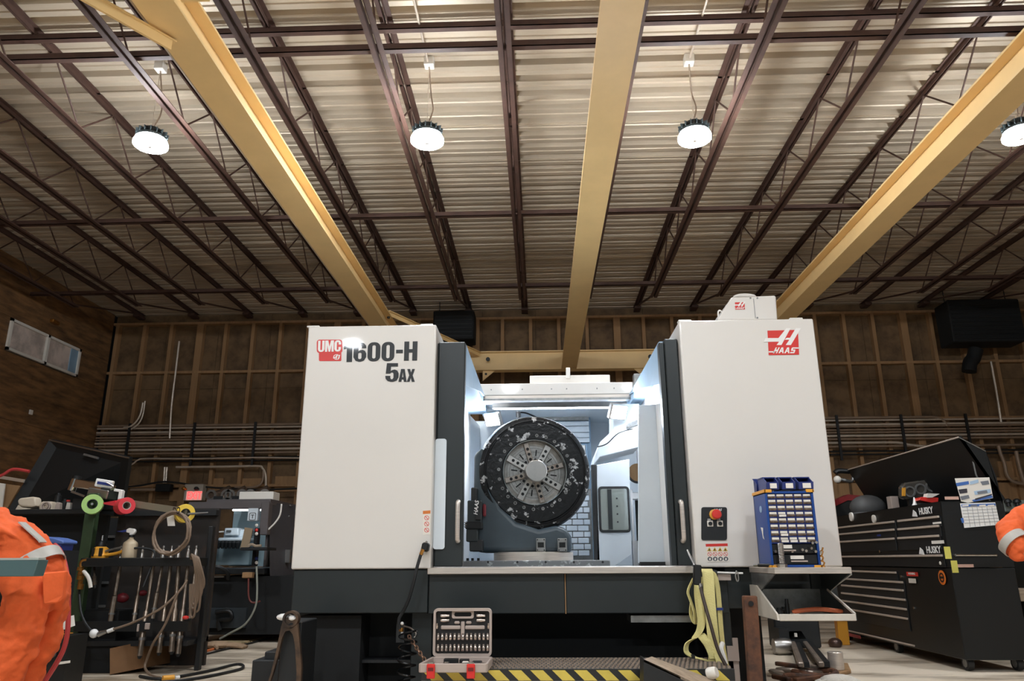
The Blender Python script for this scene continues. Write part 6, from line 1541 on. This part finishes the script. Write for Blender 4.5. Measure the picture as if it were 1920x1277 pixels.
# braces over the back
for dy in (-.07,):
    n_ = (che-wai).normalized(); up_ = V((0, 1, 0)).cross(n_); up_ = up_ if up_.z > 0 else -up_
    pts_ = [p+up_*r+V((0, dy, 0)) for p, r in ((wai.lerp(pel, .15), .156), (wai, .154), (wai.lerp(che, .3), .152), (wai.lerp(che, .6), .15))]
    MB().ribbon(spline(pts_, 5), .07, (0, 1, 0), .008).build('reflective_brace', 'refl', cv)
for s_ in ('n', 'f'):
    k_, a_ = body[s_+'kn'][0], body[s_+'an'][0]
    oval_band(k_.lerp(a_, .45), a_-k_, .112, .112, .05, cv)
    f0_ = body[s_+'an'][0]
    MB().sphere(f0_+V((-.07, 0, -.055)), .15, .055, .05, 14).tube([f0_+V((0, 0, -.04)), f0_+V((.02, 0, .1))], .058, 14).build('boot', 'black', pb_)
# hip pocket flap
pk_ = MB()
a, c = at(78, 1072, Ya-.19), at(122, 1066, Ya-.1)
pk_.prism([at(78, 1074, Ya-.2), at(124, 1070, Ya-.1), at(119, 1118, Ya-.1), at(108, 1130, Ya-.14), at(80, 1134, Ya-.2)], (0, .03, 0))
pk_.build('thigh_pocket', 'orange', cv, bevel=.008)
head_parts(hed, (-.9, .2, -.5), pb_)
# bench end in front of the worker
t = thing('steel_bench', 'teal grey steel bench end at the left edge in front of the orange worker', 'bench', (at(0, 1080, 4.6).x-.5, 4.6, 0))
TE = mat('teal_grey_paint', (78, 104, 106), .45, var=.06)
c = at(72, 1050, 4.55); a = at(62, 1081, 4.55)
MB().prism([(c.x, 4.55, c.z), (c.x-1.6, 4.55, c.z), (c.x-1.6, 4.55, a.z), (a.x, 4.55, a.z)], (0, .1, 0)).build('apron', TE, t, bevel=.004)
MB().box(c.x-1.6, c.x, 4.55, 4.62, c.z, c.z+.012).build('top_edge', mat('pale_edge', (170, 178, 172), .4), t)
for x in (c.x-1.55, c.x-.9): MB().box(x, x+.06, 4.57, 4.63, 0, a.z).build('leg', TE, t)

# ---- worker at the right edge, elbow in view
Yb = 4.85
el = at(1884, 1003, Yb-.05); shL = at(1935, 972, Yb+.05); wr = at(1936, 1046, Yb-.18)
cx_ = shL.x+.2
pelR = V((cx_, Yb+.05, .96)); waiR = V((cx_, Yb+.05, 1.12)); cheR = V((cx_+.01, Yb+.04, 1.34)); nekR = V((cx_, Yb+.0, 1.52)); hR = V((cx_-.02, Yb-.05, 1.66))
body = {'pel': (pelR, .13), 'wai': (waiR, .12), 'che': (cheR, .14), 'nek': (nekR, .055), 'hd0': (hR, .08), 'hd1': (hR+V((0, 0, .09)), .07)}
ed = [('pel', 'wai'), ('wai', 'che'), ('che', 'nek'), ('nek', 'hd0'), ('hd0', 'hd1')]
body.update({'nsh': (shL, .06), 'nel': (el, .045), 'nwrist': (wr, .03)}); ed += [('che', 'nsh'), ('nsh', 'nel'), ('nel', 'nwrist')]
hand(body, ed, wr, wr+V((.1, -.06, -.01)), (0, .3, 1), 'n')
shR = V((cx_+.2, Yb+.05, shL.z)); elR = shR+V((.08, -.05, -.26)); wrR = elR+V((-.1, -.2, -.02))
body.update({'fsh': (shR, .06), 'fel': (elR, .045), 'fwrist': (wrR, .03)}); ed += [('che', 'fsh'), ('fsh', 'fel'), ('fel', 'fwrist')]
hand(body, ed, wrR, wrR+V((-.1, -.06, 0)), (0, .3, 1), 'f')
for s_, sx in (('n', -.1), ('f', .1)):
    hip = pelR+V((sx, 0, -.06)); kn = V((hip.x, hip.y-.02, .5)); an = V((hip.x, hip.y+.02, .1)); to = an+V((0, -.18, -.05))
    body.update({s_+'hip': (hip, .09), s_+'kn': (kn, .06), s_+'an': (an, .045), s_+'to': (to, .035)})
    ed += [('pel', s_+'hip'), (s_+'hip', s_+'kn'), (s_+'kn', s_+'an'), (s_+'an', s_+'to')]
pR = figure('person', body, ed, 'pel', 'skin', base=(pelR.x, pelR.y, 0))
tag(pR, 'worker in orange sleeves with a silver cuff band, elbow showing at the right edge', 'person')
cov = {'pel': (pelR, .17), 'wai': (waiR, .165), 'che': (cheR, .17), 'nk': (nekR-V((0, 0, .06)), .08)}
ce = [('pel', 'wai'), ('wai', 'che'), ('che', 'nk')]
for s_ in ('n', 'f'):
    for a_, r in (('hip', .13), ('kn', .105), ('an', .09)): cov[s_+a_] = (body[s_+a_][0], r)
    for a_, r in (('sh', .1), ('el', .088), ('wrist', .062)): cov[s_+a_] = (body[s_+a_][0], r)
    ce += [('pel', s_+'hip'), (s_+'hip', s_+'kn'), (s_+'kn', s_+'an'), ('che', s_+'sh'), (s_+'sh', s_+'el'), (s_+'el', s_+'wrist')]
cvR = figure('coveralls', cov, ce, 'pel', 'orange', pR, sub=4, fold=.075)
oval_band(el.lerp(wr, .36), wr-el, .083, .083, .05, cvR)
for s_ in ('n', 'f'):
    f0_ = body[s_+'an'][0]; MB().sphere(f0_+V((0, -.07, -.055)), .055, .15, .05, 14).tube([f0_+V((0, 0, -.04)), f0_+V((0, .02, .1))], .058, 14).build('boot', 'black', pR)
head_parts(hR+V((0, 0, .03)), (0, -1, -.2), pR)

# ================================================================== floor clutter, left
fl = lambda px, py, z=.012: atz(px, py, z)
def fwire(name, pts, r, mt, label, cat, closed=False):
    return wire(name, [atz(x, y, r+.002) for x, y in pts], r, mt, label, cat, 6, 8, closed)
wire('red_hose', [at(103, 1022, 6.2), at(112, 1032, 6.1), at(121, 1055, 6.0), at(127, 1090, 5.9), at(128, 1130, 5.9), at(127, 1180, 5.9), at(120, 1215, 5.9), at(105, 1245, 5.9), at(84, 1278, 5.9), at(70, 1300, 5.9)], .018, 'hoseR', 'pinkish red hose hanging behind the bending worker', 'hose')
fwire('air_hose', [(300, 1228), (318, 1238), (345, 1238), (368, 1230), (378, 1215), (368, 1204), (345, 1202), (330, 1206)], .016, 'hoseO', 'orange hose loop on the floor at the foot of the tool rack', 'hose')
fwire('air_hose', [(332, 1228), (360, 1226), (385, 1221), (400, 1217)], .016, 'hoseO', 'orange hose end running from the loop to the gloves', 'hose')
fwire('power_cord', [(262, 1268), (300, 1273), (350, 1266), (400, 1256), (440, 1246), (455, 1247), (452, 1254), (420, 1262), (380, 1270), (340, 1276), (300, 1279)], .014, 'rubber', 'black power cord doubled back across the concrete at lower left', 'cord')
fwire('power_cord', [(380, 1228), (420, 1218), (470, 1206), (510, 1196), (540, 1190)], .012, 'rubber', 'thin black cord crossing the floor toward the trestle', 'cord')
wire('air_hose', [at(333, 1112, 8.1), at(310, 1170, 8.1), at(288, 1205, 8.15), at(276, 1235, 8.3), at(272, 1252, 8.3), at(283, 1266, 8.3), fl(300, 1271)], .013, 'hoseT', 'tan hose dropping from the rack down onto the floor', 'hose')
t = thing('cord_connector', 'yellow plug connector on the black power cord', 'plug', fl(315, 1273))
MB().tube([fl(305, 1273, .03), fl(326, 1271, .03)], .03, 12).build('body', 'gold', t); MB().tube([fl(328, 1271, .025), fl(336, 1270, .025)], .018, 10).build('collar', 'pwhite', t)
GV = mat('tan_leather', (168, 140, 112), .8, var=.2, vscale=9)
t = thing('work_glove', 'tan work glove lying on the floor beside the orange hose', 'glove', fl(410, 1212))
c_ = fl(408, 1209, .05); MB().sphere(c_, .2, .13, .05, 16).build('palm', GV, t)
for k in range(4): MB().tube([c_+V((.1, -.05+.04*k, 0)), c_+V((.28, -.06+.045*k, -.01)), c_+V((.38, -.07+.05*k, -.03))], [.03, .026, .018], 8).build('finger', GV, t)
MB().tube([c_+V((0, -.09, 0)), c_+V((.08, -.2, -.02))], [.03, .02], 8).build('thumb', GV, t)
t = thing('floor_mat', 'frayed tan mat spread on the concrete between the mill and the trestle', 'mat', fl(470, 1192))
MB().prism([fl(395, 1203, .004), fl(440, 1212, .004), fl(530, 1186, .004), fl(500, 1176, .004)], (0, 0, .02)).build('mat', mat('straw_mat', (190, 168, 128), .9, var=.25, vscale=6), t)
for k in range(12):
    p = fl(442+7.2*k, 1211-2.1*k, .012); MB().tube([p, p+V((.06, -.08, -.008))], .006, 5).build('fringe', MATS['straw_mat'], t)
# low black stand with papers below the worker's hose
t = thing('black_stand', 'black metal stand with white paper on it beside the red hose', 'stand', atz(110, 1275, .0))
q = at(112, 1180, 7.2)
MB().box(q.x-.1, q.x+.1, 7.2, 7.5, 0, q.z-.06).build('column', 'black', t)
MB().prism([at(97, 1165, 7.15), at(120, 1160, 7.15), at(122, 1180, 7.15), at(96, 1186, 7.15)], (0, .15, .02)).build('paper', 'paper', t)
MB().sphere(at(94, 1227, 7.15), .05, .05, .04, 10).build('crumpled_paper', 'dsteel', t)
MB().bar(at(108, 1244, 7.15), at(130, 1241, 7.15), .03, .02).build('strip', 'paper', t)
MB().box(at(122, 1170, 7.4).x, at(128, 1170, 7.4).x, 7.35, 7.5, at(122, 1212, 7.4).z, at(122, 1188, 7.4).z).build('yellow_block', 'gold', t)
t = thing('blue_caddy', 'blue plastic caddy behind the bending worker', 'caddy', at(100, 1028, 7.6))
MB().prism([at(82, 1006, 7.6), at(100, 1008, 7.6), at(119, 1014, 7.6), at(118, 1020, 7.6), at(84, 1018, 7.6)], (0, .25, 0)).build('lid', mat('blue_lid', (86, 112, 176), .45), t, bevel=.01)
MB().prism([at(84, 1018, 7.62), at(116, 1020, 7.62), at(113, 1032, 7.62), at(84, 1032, 7.62)], (0, .2, 0)).build('tub', 'dblue', t)
MB().box(at(80, 1032, 7.62).x, at(118, 1032, 7.62).x, 7.6, 7.9, 0, at(100, 1032, 7.62).z).build('plinth', 'matt', t)

# ================================================================== floor clutter, right
YST = 10.9
ys_ = thing('yellow_stand', 'yellow steel stand under the white tray, in front of the tool chest', 'stand', atz(1528, 1211, 0))
a, c = atz(1524, 1210, 0), at(1520, 1166, YST)
px_ = a.x
MB().box(px_-.07, px_+.07, a.y, a.y+.12, 0, c.z).build('leg', 'gold', ys_, bevel=.008)
MB().box(px_-.1, px_+.5, a.y-.02, a.y+.14, c.z, c.z+.05).build('top_bar', 'gold', ys_, bevel=.008)
MB().box(px_+.36, px_+.5, a.y+.0, a.y+.12, 0, c.z).build('leg', 'gold', ys_, bevel=.008)
PJ = mat('grimy_steel', (150, 136, 124), .4, .5, var=.3, vscale=8)
pj = thing('pallet_jack', 'grimy low hand truck with two long rails on the concrete', 'hand truck', atz(1505, 1235, 0))
for (x0, y0, x1, y1) in ((1487, 1206, 1502, 1247), (1510, 1206, 1540, 1246)):
    MB().bar(atz(x0, y0, .12), atz(x1, y1, .12), .055, .05).build('rail', PJ, pj, bevel=.01)
    MB().bar(atz(x0+7, y0, .1), atz(x1+9, y1, .1), .07, .05).build('rail_edge', 'dark', pj)
a = atz(1498, 1208, .1)
MB().box(a.x-.28, a.x+.28, a.y, a.y+.3, .05, .4).build('head_block', 'dark', pj, bevel=.02)
MB().prism([at(1472, 1199, a.y), at(1480, 1184, a.y), at(1502, 1183, a.y), at(1512, 1198, a.y)], (0, .2, 0)).build('saddle', PJ, pj)
MB().prism([at(1475, 1182, a.y+.1), at(1480, 1178, a.y+.1), at(1497, 1176, a.y+.1), at(1503, 1170, a.y+.1), at(1503, 1182, a.y+.1)], (0, .15, 0)).build('bracket', mat('dusty_pink_steel', (130, 104, 100), .6), pj)
MB().box(at(1489, 1192, a.y).x, at(1494, 1192, a.y).x, a.y-.02, a.y, at(1490, 1194, a.y).z, at(1490, 1187, a.y).z).build('tag_plate', 'paper', pj)
MB().lathe([(.03, -.1), (.09, -.1), (.1, -.05), (.1, .05), (.09, .1), (.03, .1)], at(1466, 1212, a.y-.2), (1, 0, 0), 20).build('roller', 'satin', pj)
MB().box(at(1466, 1212, a.y-.2).x-.02, at(1466, 1212, a.y-.2).x+.1, a.y-.2, a.y+.05, .02, .3).build('roller_arm', 'dark', pj)
cyp = thing('steel_cylinder', 'short polished steel cylinder standing on a plate on the floor', 'cylinder', atz(1569, 1258, 0))
q = atz(1569, 1256, .03); 
MB().lathe([(.07, 0), (.075, .004), (.075, .165), (.07, .17), (.062, .17), (.062, .1)], (q.x, q.y, .032), n=28).build('barrel', 'steel', cyp)
MB().prism([atz(1545, 1252, .005), atz(1552, 1246, .005), atz(1590, 1248, .005), atz(1596, 1262, .005), atz(1560, 1272, .005)], (0, 0, .026)).build('plate', 'stud', cyp)
t = thing('work_glove', 'crumpled white glove at the bottom edge beside the steel cylinder', 'glove', atz(1572, 1280, 0))
c_ = atz(1572, 1276, .05); MB().sphere(c_, .17, .1, .055, 16).sphere(c_+V((.1, -.05, -.01)), .09, .07, .04, 12).build('palm', mat('white_knit', (214, 206, 194), .9, bump=.6, bscale=60), t)
for k in range(3): MB().tube([c_+V((-.1, -.04+.04*k, 0)), c_+V((-.2, -.06+.045*k, -.02))], [.028, .018], 8).build('finger', MATS['white_knit'], t)
for k, (px, py, R_, rr) in enumerate(((1500, 1256, .22, .025), (1528, 1262, .2, .03), (1478, 1262, .17, .02), (1512, 1272, .2, .025), (1545, 1250, .1, .02))):
    q = atz(px, py, .03); tag(MB().tube([q+V((R_*math.cos(t), R_*.8*math.sin(t), .012*math.sin(2*t+k))) for t in [2*PI*j/28 for j in range(28)]], rr, 8, closed=True).build('steel_ring', 'rust' if k % 2 else PJ), 'rusty steel ring in the pile on the floor at lower right, %s from the back' % ORD[(1, 2, 3, 4, 0)[k]], 'ring', 'steel rings piled on the floor')
for k, (x0, y0, x1, y1) in enumerate(((1455, 1244, 1500, 1250), (1490, 1276, 1545, 1268), (1450, 1268, 1480, 1275))):
    tag(MB().bar(atz(x0, y0, .06), atz(x1, y1, .06), .05, .04).build('scrap_bar', 'rust', bevel=.008), 'rusty offcut bar among the steel rings, %s one' % ('farthest', 'right hand', 'left hand')[k], 'scrap')
q = atz(1566, 1206, .05)
tag(MB().sphere(q, .09, .09, .07, 14).build('rubber_ball', mat('dark_chrome_ball', (90, 70, 64), .3, .5)), 'dark round ball resting on the concrete under the yellow stand', 'ball')
